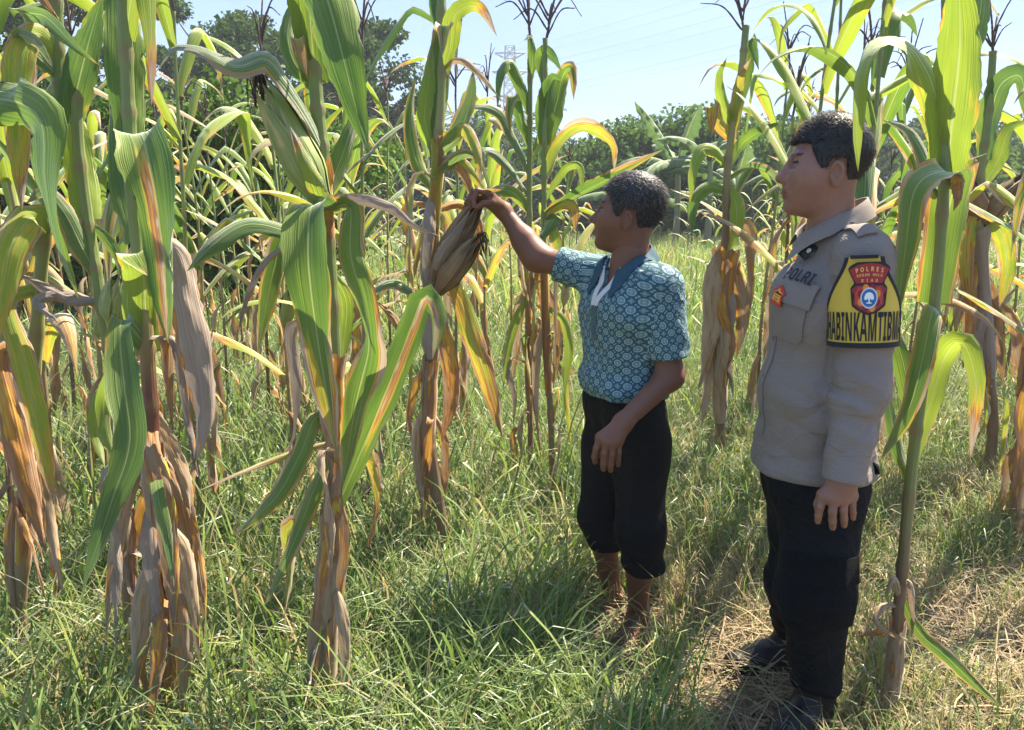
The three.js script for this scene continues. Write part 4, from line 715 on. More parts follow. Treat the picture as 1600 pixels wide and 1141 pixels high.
banana('low banana clump behind the grey-haired head', gpos(1000, 27), 1.8, [[3.0, .5, 2.2, 1.1, .55], [.4, .6, 2.0, 1.4, .55], [1.7, .8, 1.8, 1.3, .5], [4.6, .9, 1.8, 1.2, .5], [5.6, .4, 2.0, 1.2, .55]], 3);
banana('banana leaves behind the withered maize, left of the officer', gpos(1136, 26), 2.2, [[3.0, .8, 2.2, 1.3, .55], [.2, .8, 2.0, 1.4, .55], [1.7, 1.1, 1.8, .9, .5], [4.6, .9, 1.8, 1.2, .5], [2.3, .4, 2.0, 1.2, .55]], 4);

{ // lattice pylon and its wires
  const D = 170, base = gpos(797, D), h = heightTo(73, D), steel = new THREE.MeshStandardMaterial({ color: new THREE.Color().setRGB(.26, .28, .30), metalness: .6, roughness: .5 });
  const g = thing('lattice_pylon', 'steel lattice power pylon far off between the maize tassels', 'pylon', base), b = (p, q, r = .09) => tube([p, q], r, 4, 1, null, false);
  const half = y => y < h * .55 ? lerp(4.2, 1.5, y / (h * .55)) : lerp(1.5, 1.0, (y - h * .55) / (h * .45)), C = (y, i) => base.clone().add(V(half(y) * [-1, 1, 1, -1][i], y, half(y) * [-1, -1, 1, 1][i]));
  for (let i = 0; i < 4; i++) { const gs = []; for (let k = 0; k < 14; k++) gs.push(b(C(h * k / 14, i), C(h * (k + 1) / 14, i), .13)); part('leg', mergeGeometries(gs), steel, g); }
  const br = []; for (let k = 0; k < 14; k++) for (let i = 0; i < 4; i++) { const j = (i + 1) % 4, y0 = h * k / 14, y1 = h * (k + 1) / 14; br.push(b(C(y0, i), C(y1, j)), b(C(y0, j), C(y1, i)), b(C(y1, i), C(y1, j))); } part('bracing', mergeGeometries(br), steel, g);
  const arms = [[.965, 3.3], [.86, 3.8], [.72, 3.6]];
  for (const [f, w] of arms) { const gs = [], y = h * f; for (const s of [-1, 1]) for (const z of [-1, 1]) { gs.push(b(base.clone().add(V(0, y, z)), base.clone().add(V(s * w, y, 0)), .1), b(base.clone().add(V(0, y - 1.6, z)), base.clone().add(V(s * w, y, 0)), .1)); } part('crossarm', mergeGeometries(gs), steel, g); }
  const wm = new THREE.MeshStandardMaterial({ color: new THREE.Color().setRGB(.30, .33, .36), roughness: .6, metalness: .3 });
  arms.forEach(([f, w], k) => { for (const s of [-1, 1]) {
    const a = base.clone().add(V(s * w, h * f - .6, 0)), e = V(92 + s * 5, 43 - k * 4.4 + s * .3, -62 + s * 1.5), m = a.clone().lerp(e, .5).add(V(0, -2.2, 0));
    tag(part(numbered('power_line'), tube([a, a.clone().lerp(e, .25).add(V(0, -1.6, 0)), m, a.clone().lerp(e, .75).add(V(0, -1.6, 0)), e], t => .018 - .008 * t, 4, 24, null, false), wm, scene), `${['highest', 'middle', 'lowest'][k]} ${s < 0 ? 'far' : 'near'} power line running from the pylon across the sky`, 'power line', 'power lines from the pylon'); } });
}
scene.fog = new THREE.FogExp2(0xdfe9f4, .0014);

// ---------------------------------------------------------------- people
const UP = V(0, 1, 0);
const plus = (p, ...a) => { const q = p.clone(); for (let i = 0; i < a.length; i += 2) q.addScaledVector(a[i], a[i + 1]); return q; };
const fabricBump = greyTex(128, 128, (u, v) => .5 + .25 * Math.sin(u * 6.283 * 48) * Math.sin(v * 6.283 * 48) + .25 * noise(u * 40, v * 40, 2));
const creaseBump = greyTex(512, 512, (u, v) => { const rg = n => { const q = 1 - Math.abs(n); return q * q * q * q; }; return .5 + .5 * (rg(noise(u * 5 + v * 3, v * 9 - u * 2, 1)) + .7 * rg(noise(u * 9 - v * 5, v * 7 + u * 4, 4)) + .4 * rg(noise(u * 17 + v * 6, v * 23, 7)) - .5) * .5 + .05 * noise(u * 200, v * 200, 3); });
creaseBump.wrapS = creaseBump.wrapT = THREE.MirroredRepeatWrapping; creaseBump.repeat.set(1 / .42, 1 / .42);
const cloth = (c, o = {}) => new THREE.MeshPhysicalMaterial({ color: new THREE.Color().setRGB(...c), roughness: o.r ?? .85, sheen: o.sheen ?? .25, sheenRoughness: .6, sheenColor: new THREE.Color().setRGB(...c.map(x => Math.min(1, x * 1.6 + .02))), map: o.map ?? null, bumpMap: o.bump ?? null, bumpScale: o.bs ?? .0004, side: THREE.DoubleSide, specularIntensity: o.spec ?? 1 });
// colours on a mesh from a function of position
function paint(g, f) { const P = g.attributes.position, c = new Float32Array(P.count * 3); for (let i = 0; i < P.count; i++) c.set(f(P.getX(i), P.getY(i), P.getZ(i)), i * 3); g.setAttribute('color', new THREE.BufferAttribute(c, 3)); return g; }
// uv in metres round an axis from a to b, seam away from the camera
function uvRound(g, a, b, R) {
  const T = b.clone().sub(a).normalize(), N = V(0, 0, 1).addScaledVector(T, -T.z).normalize(), B = T.clone().cross(N), P = g.attributes.position, uv = new Float32Array(P.count * 2), q = V(0, 0, 0);
  for (let i = 0; i < P.count; i++) { q.fromBufferAttribute(P, i).sub(a); const X = P.getX(i), Y = P.getY(i), Z = P.getZ(i); uv[2 * i] = Math.atan2(q.dot(B), q.dot(N)) * R + .006 * noise(X * 9, Y * 9, Z * 9); uv[2 * i + 1] = q.dot(T) + .006 * noise(X * 9 + 5, Y * 9, Z * 9); } g.setAttribute('uv', new THREE.BufferAttribute(uv, 2)); return g;
}
// split an indexed mesh by triangle centre into pieces, so each gets its own uv
function splitBy(g, which, n) {
  const P = g.attributes.position, N = g.attributes.normal, I = g.index.array, out = Array.from({ length: n }, () => ({ p: [], n: [], i: [], m: new Map() }));
  for (let t = 0; t < I.length; t += 3) { const c = V(0, 0, 0), q = V(0, 0, 0); for (let k = 0; k < 3; k++) c.add(q.fromBufferAttribute(P, I[t + k])); const o = out[which(c.multiplyScalar(1 / 3))];
    for (let k = 0; k < 3; k++) { const v = I[t + k]; if (!o.m.has(v)) { o.m.set(v, o.p.length / 3); o.p.push(P.getX(v), P.getY(v), P.getZ(v)); o.n.push(N.getX(v), N.getY(v), N.getZ(v)); } o.i.push(o.m.get(v)); } }
  return out.filter(o => o.i.length).map(o => geom(o.p, o.i, null, o.n));
}
// head in its own frame: x to its left, y up, z forward, metres
function headField(o) {
  const F = o.fat ?? 0;
  const skull = union(.05, ell(0, .046, -.016, .073, .092, .094), ell(0, -.032, .022, .061 + F * .5, .084, .070));
  const add = [[ell(0, -.088, .052, .034 + F, .030, .034 + F * .5), .04], [ell(.036 + F * .3, -.024, .050, .026 + F * .4, .032, .030), .05], [ell(-.036 - F * .3, -.024, .050, .026 + F * .4, .032, .030), .05],
    [cap(V(-.036, .030, .076), V(.036, .030, .076), .0115, .0115), .018], [cap(V(0, .022, .086), V(0, -.022, .110), .0075, .0112), .016], [ell(0, -.028, .1105, .0128, .011, .0128), .010], [ell(.0125, -.032, .0985, .0088, .0075, .010), .008], [ell(-.0125, -.032, .0985, .0088, .0075, .010), .008],
    [ell(0, -.052, .088, .022, .012, .012), .016], [cap(V(-.020, -.0605, .084), V(0, -.0575, .0955), .0052, .0062), .006], [cap(V(.020, -.0605, .084), V(0, -.0575, .0955), .0052, .0062), .006], [cap(V(-.019, -.0635, .083), V(0, -.0715, .0925), .0050, .0075), .006], [cap(V(.019, -.0635, .083), V(0, -.0715, .0925), .0050, .0075), .006], [ell(0, -.101, .076, .019, .016, .016), .018], [cap(V(.017, -.030, .088), V(.031, -.066, .070), .007, .006), .010], [cap(V(-.017, -.030, .088), V(-.031, -.066, .070), .007, .006), .010]];
  const neck = cap(V(0, -.055, -.030), V(0, -.235, -.052), .050 + F, .057 + F), under = F > .005 ? ell(0, -.118, .028, .04 + F, .026 + F * .6, .045) : null;
  const eyes = [V(.031, .011, .0765), V(-.031, .011, .0765)];
  const ear = s => { const e = ell(0, 0, 0, .0092, .0305, .0182), bowl = ell(0, 0, 0, .0092, .0195, .0112); return (x, y, z) => { let lx = (x * s - .0765 - F * .2), ly = y + .008, lz = z + .012; const a = .22, yy = ly * Math.cos(a) + lz * Math.sin(a), zz = lz * Math.cos(a) - ly * Math.sin(a); lx -= .25 * -zz * .6; let d = e(lx, yy, zz + .002 * Math.sign(yy)); d = smax(d, -bowl(lx - .008, yy - .003, zz - .002), .004); const lobe = ell(0, -.029, .006, .006, .010, .009)(lx + .001, yy, zz); return smin(d, lobe, .008); }; };
  const eL = ear(1), eR = ear(-1);
  const f = (x, y, z) => {
    let d = skull(x, y, z); for (const [g, k] of add) d = smin(d, g(x, y, z), k);
    for (const e of eyes) { const q = Math.hypot((x - e.x) / 1.4, y - e.y - .001, z - e.z - .0135) - .0142; d = smax(d, -q, .009); }
    for (const e of eyes) d = Math.min(d, Math.hypot(x - e.x, y - e.y, z - e.z) - .0122);
    for (const e of eyes) { const lid = Math.hypot(x - e.x, y - e.y - .002, z - e.z) - .0142; d = smin(d, Math.max(lid, e.y + .0035 - y + .12 * (z - e.z - .012)), .003); const low = Math.hypot(x - e.x, y - e.y + .002, z - e.z) - .0138; d = smin(d, Math.max(low, y - e.y + .0055), .003); }
    d = smax(d, -(Math.hypot(y + .0645, (z - .094) * .7) - .0016 + (Math.abs(x) > .02 ? 1 : 0)), .002);
    d = smin(d, neck(x, y, z), .03); if (under) d = smin(d, under(x, y, z), .03);
    d = smin(d, eL(x, y, z), .003); return smin(d, eR(x, y, z), .003);
  };
  f.skull = skull; f.eyes = eyes; return f;
}
function makeHead(person, centre, fwd, scale, o) {
  const f = headField(o), Z = fwd.clone().normalize(), X = UP.clone().applyAxisAngle(Z, o.roll ?? 0).cross(Z).normalize(), Y = Z.clone().cross(X), M = new THREE.Matrix4().makeBasis(X, Y, Z).scale(V(scale, scale, scale)).setPosition(centre);
  const fr = (x, y, z) => f(x, y, z) + .00035 * noise(x * 420, y * 420, z * 420) + .0007 * fbm(x * 70, y * 70, z * 70), g = sdfMesh(fr, V(-.105, -.235, -.135), V(.105, .155, .135), .0025);
  paint(g, (x, y, z) => {
    const n = 1 + .10 * fbm(x * 60, y * 60, z * 60) + .08 * fbm(x * 18, y * 18, z * 18); let c = o.skin.map(v => v * n);
    const lip = Math.abs(x) < .021 && z > .082 && y < -.055 && y > -.079; if (lip) c = [o.skin[0] * .82, o.skin[1] * .58, o.skin[2] * .62];
    if (z > .07 && Math.abs(Math.abs(x) - .031) < .021 && Math.abs(y - .0335 - .10 * Math.max(0, .03 - Math.abs(Math.abs(x) - .031)) * .4) < .0042) c = mixc(c, [.022, .016, .014], .85);
    for (const e of f.eyes) { const d = Math.hypot(x - e.x, y - e.y, z - e.z); if (d < .0129 && y < e.y + .0036 && y > e.y - .0046 && z > e.z) { const q = Math.hypot(x - e.x, y - e.y); c = q < .0058 ? [.018, .011, .008] : [.20, .17, .155]; } else if (d < .0152 && z > e.z && Math.abs(y - e.y - .0052) < .0032) c = [.016, .011, .010]; }
    if (o.beard && z > .03 && y < -.045 && y > -.115 && !lip) c = mixc(c, [.06, .05, .045], o.beard * (.5 + .5 * noise(x * 300, y * 300, z * 300)));
    return c;
  });
  g.applyMatrix4(M);
  // hair: a cap over the skull that ends at the hairline, and short strands on it
  const hair = (x, y, z) => {
    let lim = z > .02 ? lerp(o.sideburn ?? -.002, o.front ?? .070, smooth(.028, .062, z)) : z > -.012 ? (o.sideburn ?? -.002) : lerp(.026, o.nape ?? -.082, smooth(-.03, -.058, z)); if (z < .02 && z > -.034) lim = Math.max(lim, z < .006 ? .028 : lerp(.028, o.sideburn ?? -.002, smooth(.004, .012, z)));
    const th = (o.thick ?? .008) * smooth(-.05, .09, y) + .0035 + (o.rough ?? 1) * (.0022 * noise(x * 130, y * 60, z * 130) + .0015 * noise(x * 260, y * 200, z * 260));
    return smax(f.skull(x, y, z) - th, (lim - y) * .8 + .005 * noise(x * 210, y * 90, z * 210), .005);
  };
  const hg = sdfMesh(hair, V(-.105, -.12, -.135), V(.105, .175, .12), .0034), P = hg.attributes.position, N = hg.attributes.normal, r = rng(o.seed), pos = [], idx = [], col = [];
  const flow = (p, n) => o.flow(p, n);
  for (let i = 0; i < o.strands; i++) {
    const k = Math.floor(r() * P.count), p = V(0, 0, 0).fromBufferAttribute(P, k), n = V(0, 0, 0).fromBufferAttribute(N, k); if (f(p.x, p.y, p.z) < .001) continue;
    p.add(V(r() - .5, r() - .5, r() - .5).multiplyScalar(.006)).addScaledVector(n, -.003);
    const top = smooth(.0, .11, p.y), L = lerp(.007, o.len, top) * (.6 + .8 * r()), d = flow(p, n).add(V(r() - .5, r() - .5, r() - .5).multiplyScalar(o.wild ?? .6)).normalize(), q1 = plus(p, n, L * .35, d, L * .45), q2 = plus(q1, d, L * .5, n, L * .08), s = d.clone().cross(n).normalize().multiplyScalar(.0004 + .0003 * r()), b = n.clone().multiplyScalar(.0004), z = pos.length / 3, c = o.hairCol(r, p);
    for (const w of [plus(p, s, 1), plus(p, s, -1), plus(p, b, 1.6), plus(q1, s, .8), plus(q1, s, -.8), plus(q1, b, 1.4), q2]) { pos.push(w.x, w.y, w.z); col.push(...c); }
    for (const [A, B, C] of [[0, 1, 3], [1, 4, 3], [1, 2, 4], [2, 5, 4], [2, 0, 5], [0, 3, 5], [3, 4, 6], [4, 5, 6], [5, 3, 6]]) idx.push(z + A, z + B, z + C);
  }
  paint(hg, () => [.020, .020, .022]);
  const sg = geom(pos, idx, null, null, col); hg.applyMatrix4(M); sg.applyMatrix4(M);
  part('hair', mergeGeometries([hg, sg]), new THREE.MeshPhysicalMaterial({ vertexColors: true, roughness: .5, specularIntensity: .6, sheen: .3, sheenRoughness: .4 }), person);
  return g;
}
// chains of joints -> hand
function handField(wrist, chains, thumb, rp = .0145, rf = .0095) {
  const palm = union(.02, ...chains.map(c => cap(wrist, c[0], rp * 1.25, rp))), fing = chains.map((c, i) => { const k = [1, 1.06, 1, .86][i]; return union(.004, ...c.slice(1).map((p, j) => cap(c[j], p, rf * k * (1.08 - .07 * j), rf * k * (1 - .09 * j)))); });
  const th = union(.006, ...thumb.slice(1).map((p, j) => cap(thumb[j], p, rf * (1.35 - .15 * j), rf * (1.2 - .13 * j))));
  return (x, y, z) => { const p = palm(x, y, z); let d = smin(p, th(x, y, z), .014); for (const f of fing) d = Math.min(d, smin(p, f(x, y, z), .009)); return d; };
}
const allPts = (...a) => a.flat(3);
function collar(N, f, left, o, sf) {                                    // fold-over collar round the neck, open at the front
  const pos = [], idx = [], uv = [], n = 44, m = 5;
  for (let i = 0; i <= n; i++) { const th = lerp(o.open, 2 * Math.PI - o.open, i / n), c = (1 - Math.cos(th)) / 2, yt = lerp(o.front, o.back, Math.pow(c, .8)), tipd = o.tip * Math.exp(-Math.pow((Math.min(th, 2 * Math.PI - th) - o.open) / .45, 2)), rx = o.r, d = plus(V(0, 0, 0), f, Math.cos(th), left, Math.sin(th));
    const prof = [[rx - .004, yt - .035], [rx, yt], [rx + .005, yt + .002], [rx + .012, yt - .012], [rx + o.flare * .75, yt - o.drop * .6 - tipd * .4], [rx + o.flare + tipd * .45, yt - o.drop - tipd]];
    prof.forEach(([r, y], j) => { const p = plus(N, d, r, UP, y, f, o.shift * (c < .5 ? 1 : .2)); if (j > 1) for (let k = 0; k < 4; k++) { const q = sf(p.x, p.y, p.z), want = .003 + .004 * (j < 5 ? 1 : .4); if (q < want) p.addScaledVector(grad(sf, p, .012), want - q); } pos.push(p.x, p.y, p.z); uv.push(i / n * .4, j / m * .07); if (i < n && j < m) { const k = i * (m + 1) + j; idx.push(k, k + 1, k + m + 1, k + 1, k + m + 2, k + m + 1); } }); }
  return geom(pos, idx, uv);
}
const horiz = v => V(v.x, 0, v.z).normalize();

// ---- the farmer -------------------------------------------------------------
{
  const D = 2.33, f = V(-.9, 0, .43).normalize(), left = V(f.z, 0, -f.x), N = at(985, 416, D), Pv = at(974, 622, D);
  const base = V(Pv.x, 0, Pv.z), man = thing('person', 'grey-haired man in teal patterned shirt and black trousers holding a dry maize ear', 'person', base);
  const LS = plus(N, left, .155, UP, -.05), RS = plus(N, left, -.135, f, .035, UP, -.035), LE = at(1047, 588, 2.17), LW = at(974, 660, 2.07), RE = at(838, 402, 2.50), RW = at(787, 330, 2.56);
  const chest = plus(N, UP, -.14, f, .012), belly = N.clone().lerp(Pv, .62);
  const lk = at(1000, 825, 2.25), rk = at(938, 806, 2.41), la = V(at(996, 970, 2.37).x, .075, -2.37), ra = V(at(958, 948, 2.5).x, .075, -2.5);
  const lh = at(1002, 690, 2.26), rh = at(950, 690, 2.40), fd = V(-.55, 0, .83).normalize(), fd2 = V(-.9, 0, .4).normalize();
  // body: one continuous skin surface
  const foot = (a, d) => union(.02, cap(plus(a, d, -.03, UP, -.04), plus(a, d, .08, UP, -.045), .032, .034), cap(plus(a, d, .08, UP, -.045), plus(a, d, .165, UP, -.055), .034, .022), cap(a, plus(a, d, .06, UP, -.025), .036, .03));
  const bodyF = union(.03, cap(plus(chest, left, .075), plus(chest, left, -.075), .094, .094), cap(plus(belly, left, .05), plus(belly, left, -.05), .085, .085), cap(plus(Pv, left, .06), plus(Pv, left, -.06), .09, .09), cap(chest, Pv, .085, .08), cap(plus(N, UP, .04), chest, .058, .07),
    cap(LS, LE, .047, .038), cap(LE, LW, .038, .026), cap(RS, RE, .047, .04), cap(RE, plus(RE, RW.clone().sub(RE), .35), .04, .042), cap(RE, RW, .040, .026), cap(lh, lk, .07, .05), cap(lk, la, .05, .031), cap(rh, rk, .07, .05), cap(rk, ra, .05, .031), cap(plus(lk, UP, -.1, fd, -.02), plus(la, UP, .14, fd, -.015), .046, .034), foot(la, fd), foot(ra, fd2));
  const [lo, hi] = bounds([LS, RS, LE, LW, RE, RW, la, ra, plus(la, fd, .2), plus(ra, fd2, .2), N, plus(N, UP, .06)], .1); lo.y = -.02;
  const skin = [.165, .076, .048], tone = (x, y, z) => { const n = 1 + .1 * fbm(x * 40, y * 40, z * 40) + .1 * fbm(x * 9, y * 9, z * 9); return skin.map(v => v * n); };
  const bg = paint(sdfMesh(bodyF, lo, hi, .0105), tone);
  // reaching hand: fingers close over the tip of the ear
  const rc = [[758, 300, 2.50], [752, 301, 2.53], [748, 305, 2.56], [746, 311, 2.585]].map(([x, y, d], i) => [at(x + 6, y + 2, d), at(x - 12, y - 2 + i, d - .005), at(x - 19, y + 11 + i, d - .012), at(x - 16, y + 23, d - .016)]);
  const rth = [at(780, 320, 2.53), at(768, 316, 2.50), at(756, 318, 2.485), at(746, 324, 2.485)];
  const lc = [[938, 683, 2.045], [947, 690, 2.035], [957, 692, 2.035], [967, 688, 2.045]].map(([x, y, d], i) => [at(x, y, d), at(x - [6, 3, 1, 0][i], y + 18, d - .004), at(x - [9, 4, 3, 1][i], y + 31 + (i === 1 || i === 2 ? 3 : 0), d + .004), at(x - [8, 4, 3, 1][i], y + 39 + (i === 1 || i === 2 ? 4 : 0), d + .018)]);
  const lth = [at(964, 672, 2.075), at(944, 684, 2.085), at(936, 700, 2.09), at(935, 712, 2.09)];
  const hands = [[RW, RE, rc, rth], [LW, LE, lc, lth]].map(([w, e, c, t]) => { const arm = cap(w, w.clone().lerp(e, .35), .0235, .029), hf = handField(w, c, t), F = (x, y, z) => smin(hf(x, y, z), arm(x, y, z), .02), [a, b] = bounds(allPts(w, w.clone().lerp(e, .3), c, t), .03); return paint(sdfMesh(F, a, b, .0029), tone); });
  const head = makeHead(man, at(981, 338, D), V(-.93, .14, -.30), .925, { skin, seed: 5, fat: 0, strands: 12000, len: .016, wild: .45, rough: .5, thick: .007, front: .074, sideburn: -.004, nape: -.078, beard: .25,
    flow: (p, n) => V(0, -.5, p.z > 0 ? .55 : -.3), hairCol: (r, p) => { const g = smooth(-.03, .12, p.y + .3 * Math.max(0, -p.z)) * .5 + .08; return r() < g ? [.20, .195, .195].map(v => v * (.5 + .9 * r())) : [.022, .021, .022]; } });
  for (const g of [bg, ...hands, head]) { g.deleteAttribute('uv'); }
  part('body', mergeGeometries([bg, ...hands, head]), new THREE.MeshPhysicalMaterial({ vertexColors: true, roughness: .52, specularIntensity: .5, clearcoat: .08, clearcoatRoughness: .4 }), man);
  // shirt
  const cut = (s, c, d) => (x, y, z) => smax(s(x, y, z), (x - c.x) * d.x + (y - c.y) * d.y + (z - c.z) * d.z, .006);
  const lsT = LE.clone().sub(LS), rsT = RE.clone().sub(RS), lsD = lsT.clone().normalize(), rsD = rsT.clone().normalize(), lsC = plus(LS, lsT, .8), rsC = plus(RS, rsT, .66);
  const lsl = cut(cap(LS, plus(LS, lsT, .95), .066, .066), lsC, lsD), rsl = cut(cap(RS, plus(RS, rsT, .85), .062, .058), rsC, rsD);
  const torso = union(.05, cap(plus(chest, left, .085), plus(chest, left, -.08), .109, .106), cap(plus(belly, left, .055), plus(belly, left, -.055), .106, .106), cap(plus(Pv, left, .055, UP, .02), plus(Pv, left, -.055, UP, .02), .112, .112), cap(chest, Pv, .1, .1), cap(LS, plus(N, UP, -.015), .055, .052), cap(RS, plus(N, UP, -.015), .055, .052));
  const hemY = at(975, 612, D).y, armDir = rsD;
  const shirt0 = (x, y, z) => {
    let d = smin(torso(x, y, z), Math.min(lsl(x, y, z), rsl(x, y, z)), .028);
    const wob = .0065 * fbm(x * 11 + y * 6, y * 9 - x * 4, z * 11) + .006 * noise((x + z) * 16, y * 26 + (x - z) * 12, 3) * smooth(hemY + .42, hemY + .05, y);
    const blouse = .012 * smooth(hemY + .10, hemY + .04, y) * (1 + .6 * noise(x * 22, 3, z * 22)) - .012 * smooth(hemY + .035, hemY, y);
    return smax(d + wob - blouse, hemY + .006 * noise(x * 20, z * 20) - y, .008);
  };
  const shirt = (x, y, z) => { const px = x - N.x, pz = z - N.z, a = px * left.x + pz * left.z, b = px * f.x + pz * f.z, hw = .040 * clamp(1 - (N.y - .0 - y) / .105); let d = shirt0(x, y, z); d = smax(d, -Math.max(Math.abs(a - .004) - hw, .02 - b, N.y - .105 - y), .004); return smax(d, -(Math.hypot(px - f.x * .012, pz - f.z * .012) - .060 + Math.max(0, N.y - .01 - y) * 3), .008); };
  const [sl, sh] = bounds([LS, lsC, RS, rsC, plus(chest, left, .2), plus(Pv, left, -.17), plus(Pv, f, .15), plus(chest, f, -.13)], .09); sl.y = hemY - .03;
  const sg = sdfMesh(shirt, sl, sh, .0075);
  const pieces = splitBy(sg, c => (plus(c, RS, -1).dot(rsD) > .045 ? 1 : lsl(c.x, c.y, c.z) < torso(c.x, c.y, c.z) - .012 ? 2 : 0), 3);
  const uvs = [[plus(Pv, UP, -.1), plus(Pv, UP, .5), .125], [RS, RE, .062], [LS, LE, .066]];
  const tile = colorTex(384, 384, (u, v) => {                       // batik print: rings, diamonds and knots in pale line on teal
    const bgc = [.016, .080, .108], ln = [.50, .64, .66]; let k = 0; const L = (d, w) => { k = Math.max(k, smooth(w, w * .45, Math.abs(d))); };
    const cell = (x, y) => { const q = Math.hypot(x, y), m = Math.abs(x) + Math.abs(y); L(m - .17, .028); L(m - .08, .03); L(m - .30, .026); L(q - .345, .028); L(q - .42, .024); };
    for (const [cx, cy] of [[.25, .25], [.75, .75], [.25, -.25], [.25, 1.25], [.75, -.25], [-.25, .75], [1.25, .25]]) { const x = (u - cx) * 2, y = (v - cy) * 2; if (Math.abs(x) < .6 && Math.abs(y) < .6) cell(x, y); }
    for (const [cx, cy] of [[.75, .25], [.25, .75]]) { const x = (u - cx) * 2, y = (v - cy) * 2, q = Math.hypot(x, y), a = Math.atan2(y, x); L(q - .13 - .05 * Math.cos(a * 4), .02); L(q - .24 - .05 * Math.cos(a * 4), .017); L(q - .055, .02); for (const [sx, sy] of [[.42, .42], [-.42, .42], [.42, -.42], [-.42, -.42]]) { const w = Math.hypot(x - sx, y - sy); L(w - .10, .018); L(w - .03, .02); } }
    const fade = .85 + .15 * fbm(u * 6, v * 6, 2); return mixc(bgc, ln, k * fade);
  }); tile.repeat.set(1 / .046, 1 / .046);
  const shirtMat = new THREE.MeshPhysicalMaterial({ map: tile, bumpMap: creaseBump, bumpScale: .008, roughness: .82, sheen: .15, sheenRoughness: .6, sheenColor: new THREE.Color(.3, .4, .45) }), teal = cloth([.016, .062, .095], { bump: fabricBump });
  const sp = part('shirt', pieces.length === 3 ? mergeGeometries(pieces.map((g, i) => uvRound(g, ...uvs[i]))) : uvRound(sg, ...uvs[0]), shirtMat, man);
  part('collar', collar(N, f, left, { r: .061, open: .5, front: -.022, back: .066, drop: .036, flare: .030, tip: .045, shift: .012 }, shirt0), teal, sp);
  const white = cloth([.55, .56, .55]);
  for (const s of [-1, 1]) { const top = plus(N, left, s * .046 + .004, UP, .0), bot = plus(N, left, s * .004 + .004, UP, -.115), ax = bot.clone().sub(top), L = ax.length(); const u = ax.normalize().negate(), w = left.clone(); part('placket_trim', lay(panel(.024, L * .98, .0022, null, 3, 16), shirt0, planar(top.clone().lerp(bot, .5).addScaledVector(f, .0), w, u, f.clone().negate())), white, sp); }
  part('placket', lay(panel(.026, .10, .0016, null, 3, 12), shirt0, planar(plus(N, left, .004, UP, -.165), left, UP, f.clone().negate())), shirtMat, sp);
  // trousers, rolled to below the knee
  const lhem = at(1007, 884, 2.27), rhem = at(946, 848, 2.42);
  const leg = (h, k, e, r0, r1, r2) => union(.05, cap(h, k, r0, r1), cap(k, e, r1, r2));
  const tr0 = union(.05, cap(plus(Pv, left, .055, UP, -.02), plus(Pv, left, -.055, UP, -.02), .104, .104), leg(lh, lk, lhem, .094, .074, .062), leg(rh, rk, rhem, .088, .068, .058));
  const trs = (x, y, z) => { const d = tr0(x, y, z) + .005 * fbm(x * 9, y * 7, z * 9) + .004 * noise((x + z) * 20, y * 12, 5); const tL = Math.hypot(x - lhem.x, z - lhem.z) < Math.hypot(x - rhem.x, z - rhem.z), hem = (tL ? lhem.y : rhem.y) - .012 + .01 * noise(x * 15, z * 15, 2); const roll = .007 * smooth(hem + .05, hem + .035, y) * (1 + .5 * noise(x * 30, z * 30)); return smax(smax(d - roll, hem - y, .008), y - (Pv.y + .045), .01); };
  const [tl, th] = bounds([plus(Pv, left, .2), plus(Pv, left, -.2), plus(Pv, f, .16), plus(Pv, f, -.16), lhem, rhem, lk, rk], .12); tl.y = lhem.y - .04; th.y = Pv.y + .08;
  part('trousers', uvRound(sdfMesh(trs, tl, th, .0085), plus(Pv, UP, -1), Pv, .14), cloth([.010, .010, .0105], { bump: creaseBump, bs: .012, sheen: 0, spec: .25 }), man);
  // scrap of dry leaf between the fingers
  { const g = thing('leaf_scrap', 'curled scrap of orange dry leaf between the fingers of the reaching hand', 'leaf', at(776, 298, 2.50)); part('blade', blade([at(748, 304, 2.51), at(765, 298, 2.49), at(786, 297, 2.48)], .02, () => V(0, 1, .4), { seed: 4, n: 12, m: 4, crumple: .15 }), LM.orange, g); }
}

